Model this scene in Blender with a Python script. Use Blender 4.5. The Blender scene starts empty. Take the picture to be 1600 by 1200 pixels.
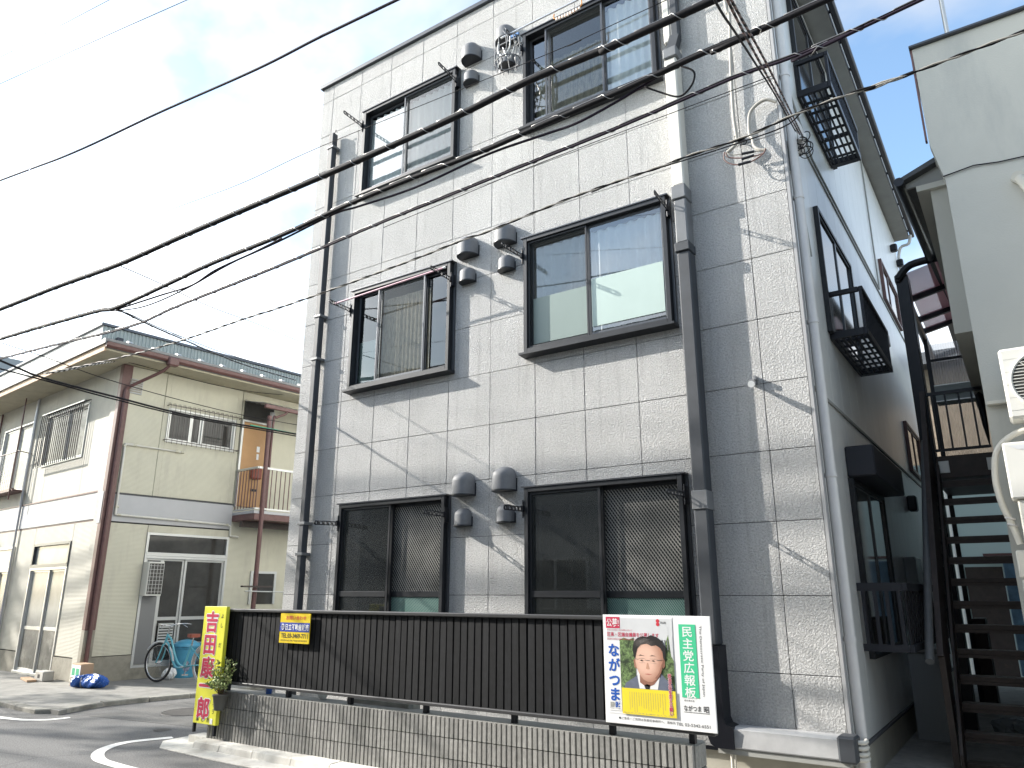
import bpy, math, random
from mathutils import Vector, Matrix
random.seed(7)
SC = bpy.context.scene
COL = SC.collection
R = math.radians

# ------------------------------------------------------------------ camera
cam = bpy.data.cameras.new('camera')
cam.sensor_width = 36.0
cam.lens = 1162.0 * 36.0 / 1600.0
cam.clip_start = 0.05
cam.clip_end = 900.0
camo = bpy.data.objects.new('camera', cam)
COL.objects.link(camo)
W2C = ((0.82686171, 0.56240416, 0.0011319), (0.15203896, -0.22546853, 0.96231393), (0.54146456, -0.79552845, -0.27193864))
camo.matrix_world = Matrix.Translation((1.317625, -6.35, 1.5)) @ Matrix(W2C).transposed().to_4x4()
SC.camera = camo

# ------------------------------------------------------------------ light
SUN_TRAVEL = Vector((2.8, 1.0, -1.72)).normalized()
to_sun = -SUN_TRAVEL
sun_el = math.asin(to_sun.z)
sun_rot = math.atan2(to_sun.x, to_sun.y)
sun = bpy.data.lights.new('sun', 'SUN')
sun.energy = 3.9
sun.angle = R(0.53)
sun.color = (1.0, 0.95, 0.875)
suno = bpy.data.objects.new('sun', sun)
suno.rotation_euler = SUN_TRAVEL.to_track_quat('-Z', 'Y').to_euler()
suno.location = (-20, -10, 20)
COL.objects.link(suno)

world = bpy.data.worlds.new("World")
SC.world = world
world.use_nodes = True
nt = world.node_tree
for n in list(nt.nodes): nt.nodes.remove(n)
wo = nt.nodes.new('ShaderNodeOutputWorld')
bg = nt.nodes.new('ShaderNodeBackground')
sky = nt.nodes.new('ShaderNodeTexSky')
sky.sky_type = 'NISHITA'
sky.sun_disc = False
sky.sun_elevation = sun_el
sky.sun_rotation = sun_rot
sky.air_density = 1.1
sky.dust_density = 1.6
sky.ozone_density = 0.6
bg.inputs['Strength'].default_value = 0.15
# thin high cloud: procedural noise on the view direction, whitening the sky in wide soft streaks
tc = nt.nodes.new('ShaderNodeTexCoord')
mp = nt.nodes.new('ShaderNodeMapping'); mp.inputs['Scale'].default_value = (1.6, 2.6, 3.2)
mp.inputs['Rotation'].default_value = (0.2, 0.3, 0.5); mp.inputs['Location'].default_value = (0.7, 0.3, 0.0)
nz = nt.nodes.new('ShaderNodeTexNoise'); nz.inputs['Scale'].default_value = 1.3; nz.inputs['Detail'].default_value = 6; nz.inputs['Roughness'].default_value = 0.52
rp = nt.nodes.new('ShaderNodeValToRGB'); rp.color_ramp.elements[0].position = 0.42; rp.color_ramp.elements[1].position = 0.64
rp.color_ramp.elements[0].color = (0.0, 0.0, 0.0, 1); rp.color_ramp.elements[1].color = (0.8, 0.8, 0.8, 1)
mx = nt.nodes.new('ShaderNodeMix'); mx.data_type = 'RGBA'
bw = nt.nodes.new('ShaderNodeRGBToBW')
cl = nt.nodes.new('ShaderNodeVectorMath'); cl.operation = 'SCALE'; cl.inputs['Scale'].default_value = 1.95
L = nt.links.new
L(tc.outputs['Generated'], mp.inputs['Vector']); L(mp.outputs[0], nz.inputs['Vector']); L(nz.outputs['Fac'], rp.inputs['Fac'])
tn = nt.nodes.new('ShaderNodeVectorMath'); tn.operation = 'MULTIPLY'; tn.inputs[1].default_value = (0.92, 1.03, 1.06)
L(sky.outputs[0], tn.inputs[0]); L(sky.outputs[0], bw.inputs[0]); L(bw.outputs[0], cl.inputs[0])
L(rp.outputs['Color'], mx.inputs[0]); L(tn.outputs[0], mx.inputs[6]); L(cl.outputs[0], mx.inputs[7])
L(mx.outputs[2], bg.inputs['Color']); L(bg.outputs[0], wo.inputs['Surface'])

SC.view_settings.view_transform = 'Standard'
SC.view_settings.look = 'None'
SC.view_settings.gamma = 1.0
SC.view_settings.use_curve_mapping = False
SC.view_settings.exposure = 1.22

# ------------------------------------------------------------------ materials
MATS = {}
def setin(b, names, v):
    for n in names:
        if n in b.inputs:
            b.inputs[n].default_value = v; return
def mat(name, col, rough=0.6, metal=0.0, spec=None, noise=None, bump=None, stain=None, trans=None, vary=0, lines=None):
    """noise=(scale, amount) colour mottling; bump=(scale, dist, detail); stain=(scale, colour, lo, hi)"""
    if name in MATS: return MATS[name]
    m = bpy.data.materials.new(name); m.use_nodes = True
    t = m.node_tree; b = t.nodes['Principled BSDF']
    c4 = (col[0], col[1], col[2], 1)
    b.inputs['Base Color'].default_value = c4
    b.inputs['Roughness'].default_value = rough
    b.inputs['Metallic'].default_value = metal
    if spec is not None: setin(b, ['Specular IOR Level', 'Specular'], spec)
    geo = t.nodes.new('ShaderNodeNewGeometry')
    src = None
    if noise:
        n = t.nodes.new('ShaderNodeTexNoise'); n.inputs['Scale'].default_value = noise[0]; n.inputs['Detail'].default_value = 5
        n.inputs['Roughness'].default_value = 0.65
        t.links.new(geo.outputs['Position'], n.inputs['Vector'])
        r = t.nodes.new('ShaderNodeValToRGB'); a = noise[1]
        r.color_ramp.elements[0].position = 0.3; r.color_ramp.elements[1].position = 0.7
        r.color_ramp.elements[0].color = (max(0, col[0]*(1-a)), max(0, col[1]*(1-a)), max(0, col[2]*(1-a)), 1)
        r.color_ramp.elements[1].color = (min(1, col[0]*(1+a)), min(1, col[1]*(1+a)), min(1, col[2]*(1+a)), 1)
        t.links.new(n.outputs['Fac'], r.inputs['Fac']); src = r.outputs['Color']
    if stain:
        n2 = t.nodes.new('ShaderNodeTexNoise'); n2.inputs['Scale'].default_value = 1.0; n2.inputs['Detail'].default_value = 6
        n2.inputs['Roughness'].default_value = 0.7
        mpn = t.nodes.new('ShaderNodeMapping'); s = stain[0]
        mpn.inputs['Scale'].default_value = s if isinstance(s, tuple) else (s, s, s)
        t.links.new(geo.outputs['Position'], mpn.inputs['Vector']); t.links.new(mpn.outputs[0], n2.inputs['Vector'])
        r2 = t.nodes.new('ShaderNodeMapRange'); r2.inputs[1].default_value = stain[2]; r2.inputs[2].default_value = stain[3]
        t.links.new(n2.outputs['Fac'], r2.inputs[0])
        mm = t.nodes.new('ShaderNodeMix'); mm.data_type = 'RGBA'
        t.links.new(r2.outputs[0], mm.inputs[0])
        if src: t.links.new(src, mm.inputs[6])
        else: mm.inputs[6].default_value = c4
        mm.inputs[7].default_value = (*stain[1], 1); src = mm.outputs[2]
    if vary:
        oi = t.nodes.new('ShaderNodeObjectInfo'); vr = t.nodes.new('ShaderNodeMapRange'); vr.inputs[3].default_value = 1-vary; vr.inputs[4].default_value = 1+vary
        t.links.new(oi.outputs['Random'], vr.inputs[0]); vs_ = t.nodes.new('ShaderNodeVectorMath'); vs_.operation = 'SCALE'
        if src: t.links.new(src, vs_.inputs[0])
        else: vs_.inputs[0].default_value = col
        t.links.new(vr.outputs[0], vs_.inputs['Scale']); src = vs_.outputs[0]
    if src: t.links.new(src, b.inputs['Base Color'])
    if lines:
        sx = t.nodes.new('ShaderNodeSeparateXYZ'); t.links.new(geo.outputs['Position'], sx.inputs[0])
        ml_ = t.nodes.new('ShaderNodeMath'); ml_.operation = 'MULTIPLY'; ml_.inputs[1].default_value = lines; t.links.new(sx.outputs[2], ml_.inputs[0])
        fr_ = t.nodes.new('ShaderNodeMath'); fr_.operation = 'PINGPONG'; fr_.inputs[1].default_value = 1; t.links.new(ml_.outputs[0], fr_.inputs[0])
        bl = t.nodes.new('ShaderNodeBump'); bl.inputs['Distance'].default_value = .0035; t.links.new(fr_.outputs[0], bl.inputs['Height']); t.links.new(bl.outputs[0], b.inputs['Normal'])
        bump = None
    if bump:
        n3 = t.nodes.new('ShaderNodeTexNoise'); n3.inputs['Scale'].default_value = bump[0]; n3.inputs['Detail'].default_value = bump[2] if len(bump) > 2 else 3
        t.links.new(geo.outputs['Position'], n3.inputs['Vector'])
        bp = t.nodes.new('ShaderNodeBump'); bp.inputs['Distance'].default_value = bump[1]; bp.inputs['Strength'].default_value = 1.0
        t.links.new(n3.outputs['Fac'], bp.inputs['Height']); t.links.new(bp.outputs[0], b.inputs['Normal'])
    if trans:
        b.inputs['Alpha'].default_value = trans
    MATS[name] = m
    return m

def stucco(name, col):
    """sprayed stucco on aerated concrete panels: worm-like grain about a centimetre across"""
    m = bpy.data.materials.new(name); m.use_nodes = True
    t = m.node_tree; b = t.nodes['Principled BSDF']; N = t.nodes.new; K = t.links.new
    b.inputs['Roughness'].default_value = 0.85; setin(b, ['Specular IOR Level'], 0.25)
    geo = N('ShaderNodeNewGeometry')
    n1 = N('ShaderNodeTexNoise'); n1.inputs['Scale'].default_value = 64; n1.inputs['Detail'].default_value = 4; n1.inputs['Roughness'].default_value = .62
    n2 = N('ShaderNodeTexVoronoi'); n2.feature = 'SMOOTH_F1'; n2.inputs['Scale'].default_value = 62; n2.inputs['Smoothness'].default_value = .35
    K(geo.outputs['Position'], n1.inputs['Vector']); K(geo.outputs['Position'], n2.inputs['Vector'])
    r1 = N('ShaderNodeMapRange'); r1.inputs[1].default_value = .40; r1.inputs[2].default_value = .58; K(n1.outputs['Fac'], r1.inputs[0])
    ad = N('ShaderNodeMath'); ad.operation = 'MULTIPLY_ADD'; ad.inputs[1].default_value = -.45
    K(n2.outputs['Distance'], ad.inputs[0]); K(r1.outputs[0], ad.inputs[2])
    bp = N('ShaderNodeBump'); bp.inputs['Distance'].default_value = 0.0080; bp.inputs['Strength'].default_value = 1
    K(ad.outputs[0], bp.inputs['Height']); K(bp.outputs[0], b.inputs['Normal'])
    # wear: broad patches, faint vertical run-off streaks
    n3 = N('ShaderNodeTexNoise'); n3.inputs['Scale'].default_value = 1.1; n3.inputs['Detail'].default_value = 6; K(geo.outputs['Position'], n3.inputs['Vector'])
    mpn = N('ShaderNodeMapping'); mpn.inputs['Scale'].default_value = (14, 14, .9); K(geo.outputs['Position'], mpn.inputs['Vector'])
    n4 = N('ShaderNodeTexNoise'); n4.inputs['Scale'].default_value = 1; n4.inputs['Detail'].default_value = 4; K(mpn.outputs[0], n4.inputs['Vector'])
    r3 = N('ShaderNodeMapRange'); r3.inputs[1].default_value = .35; r3.inputs[2].default_value = .7; r3.inputs[3].default_value = .90; r3.inputs[4].default_value = 1.06; K(n3.outputs['Fac'], r3.inputs[0])
    r4 = N('ShaderNodeMapRange'); r4.inputs[1].default_value = .55; r4.inputs[2].default_value = .8; r4.inputs[3].default_value = 1.0; r4.inputs[4].default_value = .80; K(n4.outputs['Fac'], r4.inputs[0])
    r5 = N('ShaderNodeMapRange'); r5.inputs[1].default_value = 0; r5.inputs[2].default_value = 1; r5.inputs[3].default_value = .85; r5.inputs[4].default_value = 1.08; K(r1.outputs[0], r5.inputs[0])  # sunlit speckle of the grain put into colour: ridges paler, pits darker
    a = N('ShaderNodeMath'); a.operation = 'MULTIPLY'; K(r3.outputs[0], a.inputs[0]); K(r4.outputs[0], a.inputs[1])
    a2 = N('ShaderNodeMath'); a2.operation = 'MULTIPLY'; K(a.outputs[0], a2.inputs[0]); K(r5.outputs[0], a2.inputs[1])
    oi = N('ShaderNodeObjectInfo'); vr = N('ShaderNodeMapRange'); vr.inputs[3].default_value = .965; vr.inputs[4].default_value = 1.03; K(oi.outputs['Random'], vr.inputs[0])
    a3 = N('ShaderNodeMath'); a3.operation = 'MULTIPLY'; K(a2.outputs[0], a3.inputs[0]); K(vr.outputs[0], a3.inputs[1])
    vm = N('ShaderNodeVectorMath'); vm.operation = 'SCALE'; vm.inputs[0].default_value = col; K(a3.outputs[0], vm.inputs['Scale'])
    K(vm.outputs[0], b.inputs['Base Color'])
    return m

def glass(name, tint, refl=1.0, rough=0.0):
    m = bpy.data.materials.new(name); m.use_nodes = True
    t = m.node_tree; N = t.nodes.new; K = t.links.new
    for n in list(t.nodes): t.nodes.remove(n)
    o = N('ShaderNodeOutputMaterial'); tr = N('ShaderNodeBsdfTransparent'); gl = N('ShaderNodeBsdfGlossy'); mxs = N('ShaderNodeMixShader')
    tr.inputs[0].default_value = (*tint, 1); gl.inputs['Roughness'].default_value = rough
    fr = N('ShaderNodeFresnel'); fr.inputs['IOR'].default_value = 1.5
    geo = N('ShaderNodeNewGeometry'); nn = N('ShaderNodeTexNoise'); nn.inputs['Scale'].default_value = 1.3; K(geo.outputs['Position'], nn.inputs['Vector'])
    bp = N('ShaderNodeBump'); bp.inputs['Distance'].default_value = .0005; K(nn.outputs['Fac'], bp.inputs['Height']); K(bp.outputs[0], gl.inputs['Normal'])
    ml = N('ShaderNodeMath'); ml.operation = 'MULTIPLY_ADD'; ml.use_clamp = True; ml.inputs[1].default_value = 1.6 * refl; ml.inputs[2].default_value = .10 * refl
    K(fr.outputs[0], ml.inputs[0]); K(ml.outputs[0], mxs.inputs[0]); K(tr.outputs[0], mxs.inputs[1]); K(gl.outputs[0], mxs.inputs[2]); K(mxs.outputs[0], o.inputs[0])
    return m

def screenmat(name, col, alpha):
    m = bpy.data.materials.new(name); m.use_nodes = True
    t = m.node_tree; N = t.nodes.new; K = t.links.new
    for n in list(t.nodes): t.nodes.remove(n)
    o = N('ShaderNodeOutputMaterial'); tr = N('ShaderNodeBsdfTransparent'); df = N('ShaderNodeBsdfDiffuse'); mxs = N('ShaderNodeMixShader')
    df.inputs[0].default_value = (*col, 1); mxs.inputs[0].default_value = alpha
    K(tr.outputs[0], mxs.inputs[1]); K(df.outputs[0], mxs.inputs[2]); K(mxs.outputs[0], o.inputs[0])
    return m

def wireglass(name, base, line, pitch=0.021):
    """patterned wired glass: diamond net of fine wires cast into rough dark glass"""
    m = bpy.data.materials.new(name); m.use_nodes = True
    t = m.node_tree; b = t.nodes['Principled BSDF']; N = t.nodes.new; K = t.links.new
    b.inputs['Roughness'].default_value = 0.18
    geo = N('ShaderNodeNewGeometry'); sp = N('ShaderNodeSeparateXYZ'); K(geo.outputs['Position'], sp.inputs[0])
    outs = []
    for sgn, wd in ((1, .40), (-1, .10)):
        a = N('ShaderNodeMath'); a.operation = 'MULTIPLY_ADD'; a.inputs[1].default_value = sgn*1.35; K(sp.outputs[0], a.inputs[0]); K(sp.outputs[2], a.inputs[2])
        d = N('ShaderNodeMath'); d.operation = 'DIVIDE'; d.inputs[1].default_value = pitch*2.1; K(a.outputs[0], d.inputs[0])
        f = N('ShaderNodeMath'); f.operation = 'FRACT'; K(d.outputs[0], f.inputs[0])
        l = N('ShaderNodeMath'); l.operation = 'LESS_THAN'; l.inputs[1].default_value = wd; K(f.outputs[0], l.inputs[0]); outs.append(l)
    mxm = N('ShaderNodeMath'); mxm.operation = 'MAXIMUM'; K(outs[0].outputs[0], mxm.inputs[0]); K(outs[1].outputs[0], mxm.inputs[1])
    nn = N('ShaderNodeTexNoise'); nn.inputs['Scale'].default_value = 3; K(geo.outputs['Position'], nn.inputs['Vector'])
    m2 = N('ShaderNodeMath'); m2.operation = 'MULTIPLY'; K(mxm.outputs[0], m2.inputs[0]); K(nn.outputs['Fac'], m2.inputs[1])
    mm = N('ShaderNodeMix'); mm.data_type = 'RGBA'; K(m2.outputs[0], mm.inputs[0]); mm.inputs[6].default_value = (*base, 1); mm.inputs[7].default_value = (*line, 1)
    K(mm.outputs[2], b.inputs['Base Color'])
    return m

def asphalt():
    m = bpy.data.materials.new('asphalt'); m.use_nodes = True
    t = m.node_tree; b = t.nodes['Principled BSDF']; N = t.nodes.new; K = t.links.new
    b.inputs['Roughness'].default_value = .86
    geo = N('ShaderNodeNewGeometry')
    n1 = N('ShaderNodeTexNoise'); n1.inputs['Scale'].default_value = 75; n1.inputs['Detail'].default_value = 3; K(geo.outputs['Position'], n1.inputs['Vector'])
    n2 = N('ShaderNodeTexNoise'); n2.inputs['Scale'].default_value = .55; n2.inputs['Detail'].default_value = 7; n2.inputs['Roughness'].default_value = .62; K(geo.outputs['Position'], n2.inputs['Vector'])
    r1 = N('ShaderNodeMapRange'); r1.inputs[1].default_value = .3; r1.inputs[2].default_value = .7; r1.inputs[3].default_value = .065; r1.inputs[4].default_value = .19; K(n1.outputs['Fac'], r1.inputs[0])
    r2 = N('ShaderNodeMapRange'); r2.inputs[1].default_value = .3; r2.inputs[2].default_value = .7; r2.inputs[3].default_value = .78; r2.inputs[4].default_value = 1.25; K(n2.outputs['Fac'], r2.inputs[0])
    v = N('ShaderNodeTexVoronoi'); v.feature = 'DISTANCE_TO_EDGE'; v.inputs['Scale'].default_value = .45; K(geo.outputs['Position'], v.inputs['Vector'])
    r3 = N('ShaderNodeMapRange'); r3.inputs[1].default_value = .0; r3.inputs[2].default_value = .012; r3.inputs[3].default_value = .72; r3.inputs[4].default_value = 1; K(v.outputs['Distance'], r3.inputs[0])
    a = N('ShaderNodeMath'); a.operation = 'MULTIPLY'; K(r1.outputs[0], a.inputs[0]); K(r2.outputs[0], a.inputs[1])
    a2 = N('ShaderNodeMath'); a2.operation = 'MULTIPLY'; K(a.outputs[0], a2.inputs[0]); K(r3.outputs[0], a2.inputs[1])
    vm = N('ShaderNodeVectorMath'); vm.operation = 'SCALE'; vm.inputs[0].default_value = (1, .99, .97); K(a2.outputs[0], vm.inputs['Scale']); K(vm.outputs[0], b.inputs['Base Color'])
    bp = N('ShaderNodeBump'); bp.inputs['Distance'].default_value = .006; K(n1.outputs['Fac'], bp.inputs['Height']); K(bp.outputs[0], b.inputs['Normal'])
    return m

M = {}
M['stucco'] = stucco('grey_stucco', (0.585, 0.582, 0.572))
M['joint'] = mat('joint_dark', (0.10, 0.10, 0.105), .9)
M['frame'] = mat('window_aluminium', (0.022, 0.024, 0.028), .42, .3, noise=(9, .2))
M['frame2'] = mat('window_aluminium_light', (0.085, 0.09, 0.10), .35, .5)
M['hood'] = mat('vent_hood_grey', (0.165, 0.17, 0.18), .58, .0, noise=(14, .12))
M['pipe_dark'] = mat('duct_charcoal', (0.042, 0.047, 0.055), .6, 0.0, noise=(5, .18))
M['pipe_grey'] = mat('duct_grey', (0.17, 0.175, 0.18), .45, 0.1, noise=(5, .12))
M['pipe_white'] = mat('duct_ivory', (0.62, 0.60, 0.54), .45, 0, noise=(6, .06))
M['pipe_side'] = mat('downpipe_white', (0.66, 0.645, 0.63), .4, 0, noise=(4, .06))
M['duct_lgrey'] = mat('duct_light_grey', (0.42, 0.42, 0.42), .45, 0, noise=(7, .1))
M['siding'] = mat('side_siding', (0.72, 0.725, 0.70), .33, 0, noise=(1.4, .06), stain=((2.5, 2.5, .5), (.62, .64, .62), .55, .8), vary=.02)
M['trim'] = mat('corner_trim', (0.36, 0.36, 0.36), .5)
M['soffit'] = mat('soffit_grey', (0.33, 0.33, 0.31), .7, noise=(3, .1))
M['black'] = mat('black_metal', (0.012, 0.013, 0.018), .38, .3)
M['navy'] = mat('dark_blue_metal', (0.028, 0.030, 0.040), .45, .2)
M['fence'] = mat('fence_black_brown', (0.0095, 0.0100, 0.0115), .7, .0, spec=.25, noise=(20, .35), stain=((30, 30, 2), (.028, .029, .031), .55, .85), vary=.22)
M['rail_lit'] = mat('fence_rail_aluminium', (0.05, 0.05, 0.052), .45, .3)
M['tile'] = mat('wall_tile_grey', (0.255, 0.25, 0.235), .55, 0, noise=(24, .22), bump=(120, .002), stain=((3.5, 3.5, .8), (.13, .13, .12), .5, .75), vary=.16)
M['grout'] = mat('tile_grout', (0.045, 0.045, 0.045), .95)
M['concrete'] = mat('concrete', (0.40, 0.39, 0.36), .9, noise=(7, .2), bump=(60, .003), stain=(2.0, (.22, .21, .19), .5, .75))
M['kerb'] = mat('kerb_concrete', (0.62, 0.60, 0.55), .9, noise=(12, .22), bump=(70, .003), stain=(3.0, (.30, .28, .25), .5, .72))
M['kerb_old'] = mat('old_kerb_concrete', (0.27, 0.26, 0.23), .92, noise=(9, .25), bump=(50, .004), stain=(2.5, (.13, .125, .11), .48, .7))
M['pave'] = mat('sidewalk_asphalt', (0.22, 0.215, 0.20), .92, noise=(5, .22), bump=(90, .004), stain=(1.2, (.32, .31, .28), .5, .7))
M['asphalt'] = asphalt()
M['patch'] = mat('asphalt_patch', (0.12, 0.118, 0.113), .9, noise=(60, .4), bump=(75, .005), stain=(3, (.11, .108, .10), .5, .7))
M['paint'] = mat('road_paint', (0.72, 0.71, 0.68), .75, noise=(30, .12), stain=(14, (.35, .34, .33), .62, .74))
M['plinth'] = mat('plinth_beige', (0.40, 0.38, 0.32), .85, noise=(5, .1))
M['cable'] = mat('cable_black', (0.012, 0.011, 0.013), .75, spec=.25)
M['cable_p'] = mat('cable_plum', (0.022, 0.014, 0.026), .7, spec=.25)
M['wire_l'] = mat('lashing_steel', (0.42, 0.41, 0.40), .35, .8)
M['cable_w'] = mat('service_cable_grey', (0.36, 0.34, 0.30), .55)
M['cable_b'] = mat('service_cable_brown', (0.16, 0.09, 0.075), .5)
M['glass'] = glass('window_glass', (0.92, 0.97, 0.96), 1.3)
M['glass_m'] = glass('middling_glass', (0.9, 0.95, 0.94), .8)
M['glass_c'] = glass('calm_glass', (0.95, 0.96, 0.94), .45)
M['glass_d'] = glass('dark_glass', (0.35, 0.38, 0.38), 1.2)
M['screen'] = screenmat('insect_screen', (0.05, 0.055, 0.055), .25)
M['wireglass'] = wireglass('wired_glass', (0.018, 0.02, 0.02), (0.42, 0.41, 0.38))
M['frost'] = mat('frosted_film', (0.42, 0.52, 0.48), .35, 0, noise=(2, .04))
M['curtain'] = mat('lace_curtain', (0.86, 0.88, 0.90), .9, noise=(8, .03))
M['curtain_g'] = mat('beige_curtain', (0.55, 0.50, 0.40), .9, noise=(10, .12), stain=((40, 40, 8), (.26, .24, .2), .45, .7))
M['curtain_m'] = mat('mint_curtain', (0.22, 0.32, 0.29), .9)
M['int_dark'] = mat('interior_dark', (0.035, 0.035, 0.034), .9)
M['wall_cream'] = mat('cream_siding', (0.57, 0.545, 0.435), .62, 0, noise=(2.2, .05), stain=((3, 3, .7), (.47, .44, .36), .5, .75), lines=90, vary=.025)
M['wall_cream_f'] = mat('sunlit_front_cream_siding', (0.46, 0.44, 0.37), .66, 0, noise=(3, .06), stain=((4, 4, .8), (.42, .40, .35), .5, .8), lines=90, vary=.04)  # cream toned down in its colour against the sun on the front
M['belt'] = mat('grey_belt', (0.43, 0.43, 0.44), .5, noise=(2, .05))
M['maroon'] = mat('maroon_paint', (0.135, 0.066, 0.060), .45, noise=(12, .2), stain=(6, (.10, .05, .045), .55, .7))
M['roofm'] = mat('roof_metal_grey', (0.20, 0.20, 0.20), .5, .2)
M['eavewood'] = mat('eave_board', (0.50, 0.36, 0.24), .7, noise=(8, .15), stain=(5, (.30, .18, .12), .5, .75))
M['eavesoffit'] = mat('eave_soffit', (0.46, 0.42, 0.31), .8, noise=(4, .07), stain=(3, (.30, .26, .19), .52, .8))
M['alu'] = mat('aluminium', (0.60, 0.60, 0.58), .35, .5)
M['door'] = mat('orange_door', (0.50, 0.28, 0.12), .5, noise=(3, .08))
M['pane_d'] = mat('dim_window_pane', (0.05, 0.048, 0.044), .05, 0, noise=(2.5, .3))
M['pane_g'] = mat('dusty_window_pane', (0.16, 0.155, 0.13), .22, 0, noise=(3, .4), stain=(5, (.30, .29, .26), .5, .75))
M['frosted_pane'] = mat('frosted_pane', (0.22, 0.235, 0.23), .25, 0, noise=(3, .15))
M['corr'] = mat('green_grey_corrugated', (0.31, 0.345, 0.335), .5, .1, noise=(2, .06))
M['palewall'] = mat('pale_metal_wall', (0.62, 0.63, 0.62), .5, .0)
M['greybld'] = mat('far_grey_wall', (0.34, 0.36, 0.37), .7)
M['concbase'] = mat('base_concrete_dirty', (0.30, 0.28, 0.23), .9, noise=(6, .15), stain=(2.5, (.17, .16, .13), .5, .75), bump=(60, .002))
M['nb'] = mat('neighbour_render', (0.52, 0.515, 0.465), .8, noise=(1.2, .04), bump=(90, .0012), stain=((1.5, 1.5, .4), (.37, .38, .36), .5, .8))
M['nb_low'] = mat('neighbour_ledge', (0.62, 0.60, 0.53), .8)
M['ac'] = mat('outdoor_unit_ivory', (0.66, 0.65, 0.60), .4, noise=(3, .04))
M['acdark'] = mat('outdoor_unit_fan_dark', (0.06, 0.055, 0.05), .6)
M['brown'] = mat('stair_dark_brown', (0.055, 0.040, 0.034), .5, .1, noise=(10, .2), stain=(6, (.10, .07, .05), .6, .8))
M['pink'] = mat('pink_polycarbonate', (0.85, 0.42, 0.50), .3, trans=.62)
M['poly'] = mat('clear_corrugated_sheet', (0.66, 0.62, 0.65), .35, trans=.50)
M['brick'] = mat('brown_brick_wall', (0.30, 0.24, 0.18), .85, noise=(8, .3))
M['mint'] = mat('mint_wall', (0.46, 0.56, 0.53), .7)
M['tarp'] = mat('blue_tarp', (0.018, 0.09, 0.36), .35, noise=(14, .3))
M['sheet'] = mat('dull_blue_sheet', (0.09, 0.16, 0.23), .6, noise=(5, .4))
M['bluebin'] = mat('blue_bin', (0.07, 0.30, 0.45), .4, noise=(6, .12))
M['lightblue'] = mat('light_blue_frame', (0.13, 0.42, 0.50), .3)
M['rubber'] = mat('rubber', (0.018, 0.018, 0.018), .8)
M['tyrewhite'] = mat('pale_tyre', (0.42, 0.38, 0.35), .7)
M['chrome'] = mat('chrome', (0.7, 0.7, 0.7), .22, .9)
M['saddle'] = mat('brown_saddle', (0.28, 0.07, 0.04), .5)
M['white'] = mat('white_plastic', (0.75, 0.75, 0.73), .45)
M['cardboard'] = mat('cardboard', (0.40, 0.27, 0.17), .8)
M['green'] = mat('green_print', (0.04, 0.35, 0.18), .5)
M['signyellow'] = mat('sign_lime_yellow', (0.74, 0.72, 0.06), .4, noise=(3, .05))
M['yellow'] = mat('sign_yellow', (0.75, 0.55, 0.02), .4)
M['posteryel'] = mat('poster_yellow', (0.78, 0.62, 0.03), .5)
M['red'] = mat('print_red', (0.55, 0.03, 0.05), .5)
M['crimson'] = mat('print_crimson', (0.50, 0.02, 0.07), .5)
M['bluep'] = mat('print_blue', (0.02, 0.05, 0.32), .5)
M['blued'] = mat('print_deep_blue', (0.01, 0.09, 0.42), .5)
M['ink'] = mat('print_black', (0.02, 0.02, 0.025), .5)
M['posterw'] = mat('poster_white', (0.78, 0.78, 0.78), .35, noise=(2, .03))
M['posterg'] = mat('poster_grey', (0.60, 0.61, 0.62), .4, noise=(6, .06))
M['dpgreen'] = mat('print_mint_green', (0.06, 0.52, 0.27), .4)
M['skin_l'] = mat('print_skin_light', (0.72, 0.46, 0.34), .5, noise=(25, .06))
M['hair_l'] = mat('print_hair_sheen', (0.10, 0.09, 0.085), .5, noise=(60, .4))
M['lip'] = mat('print_lip', (0.45, 0.17, 0.13), .5)
def printed(name, centre, rad, c_in, c_out, grain, amt):
    """halftone-like print: the tone of the pasted picture itself, lighter at the middle of the face"""
    m = bpy.data.materials.new(name); m.use_nodes = True
    t = m.node_tree; b = t.nodes['Principled BSDF']; N = t.nodes.new; K = t.links.new; b.inputs['Roughness'].default_value = .5
    geo = N('ShaderNodeNewGeometry'); mpn = N('ShaderNodeMapping'); mpn.vector_type = 'TEXTURE'
    mpn.inputs['Location'].default_value = (centre[0], 0, centre[1]); mpn.inputs['Scale'].default_value = (rad[0], 1000, rad[1])
    K(geo.outputs['Position'], mpn.inputs['Vector']); ln = N('ShaderNodeVectorMath'); ln.operation = 'LENGTH'; K(mpn.outputs[0], ln.inputs[0])
    nz = N('ShaderNodeTexNoise'); nz.inputs['Scale'].default_value = grain; nz.inputs['Detail'].default_value = 4; K(geo.outputs['Position'], nz.inputs['Vector'])
    ma = N('ShaderNodeMath'); ma.operation = 'MULTIPLY_ADD'; ma.inputs[1].default_value = amt; K(nz.outputs['Fac'], ma.inputs[0]); K(ln.outputs['Value'], ma.inputs[2])
    mr = N('ShaderNodeMapRange'); mr.interpolation_type = 'SMOOTHSTEP'; mr.inputs[1].default_value = .35+amt*.5; mr.inputs[2].default_value = 1.1+amt*.5; K(ma.outputs[0], mr.inputs[0])
    mm = N('ShaderNodeMix'); mm.data_type = 'RGBA'; K(mr.outputs[0], mm.inputs[0]); mm.inputs[6].default_value = (*c_in, 1); mm.inputs[7].default_value = (*c_out, 1); K(mm.outputs[2], b.inputs['Base Color'])
    return m
M['skin'] = printed('print_skin', (-1.015, 1.065), (.125, .165), (0.74, 0.47, 0.36), (0.36, 0.17, 0.11), 30, .12)
M['skin_d'] = printed('print_skin_dark', (-1.015, 1.02), (.10, .10), (0.52, 0.29, 0.20), (0.26, 0.12, 0.08), 40, .15)
M['hair'] = printed('print_hair', (-1.03, 1.17), (.09, .035), (0.075, 0.065, 0.06), (0.013, 0.011, 0.011), 90, .8)
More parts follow.
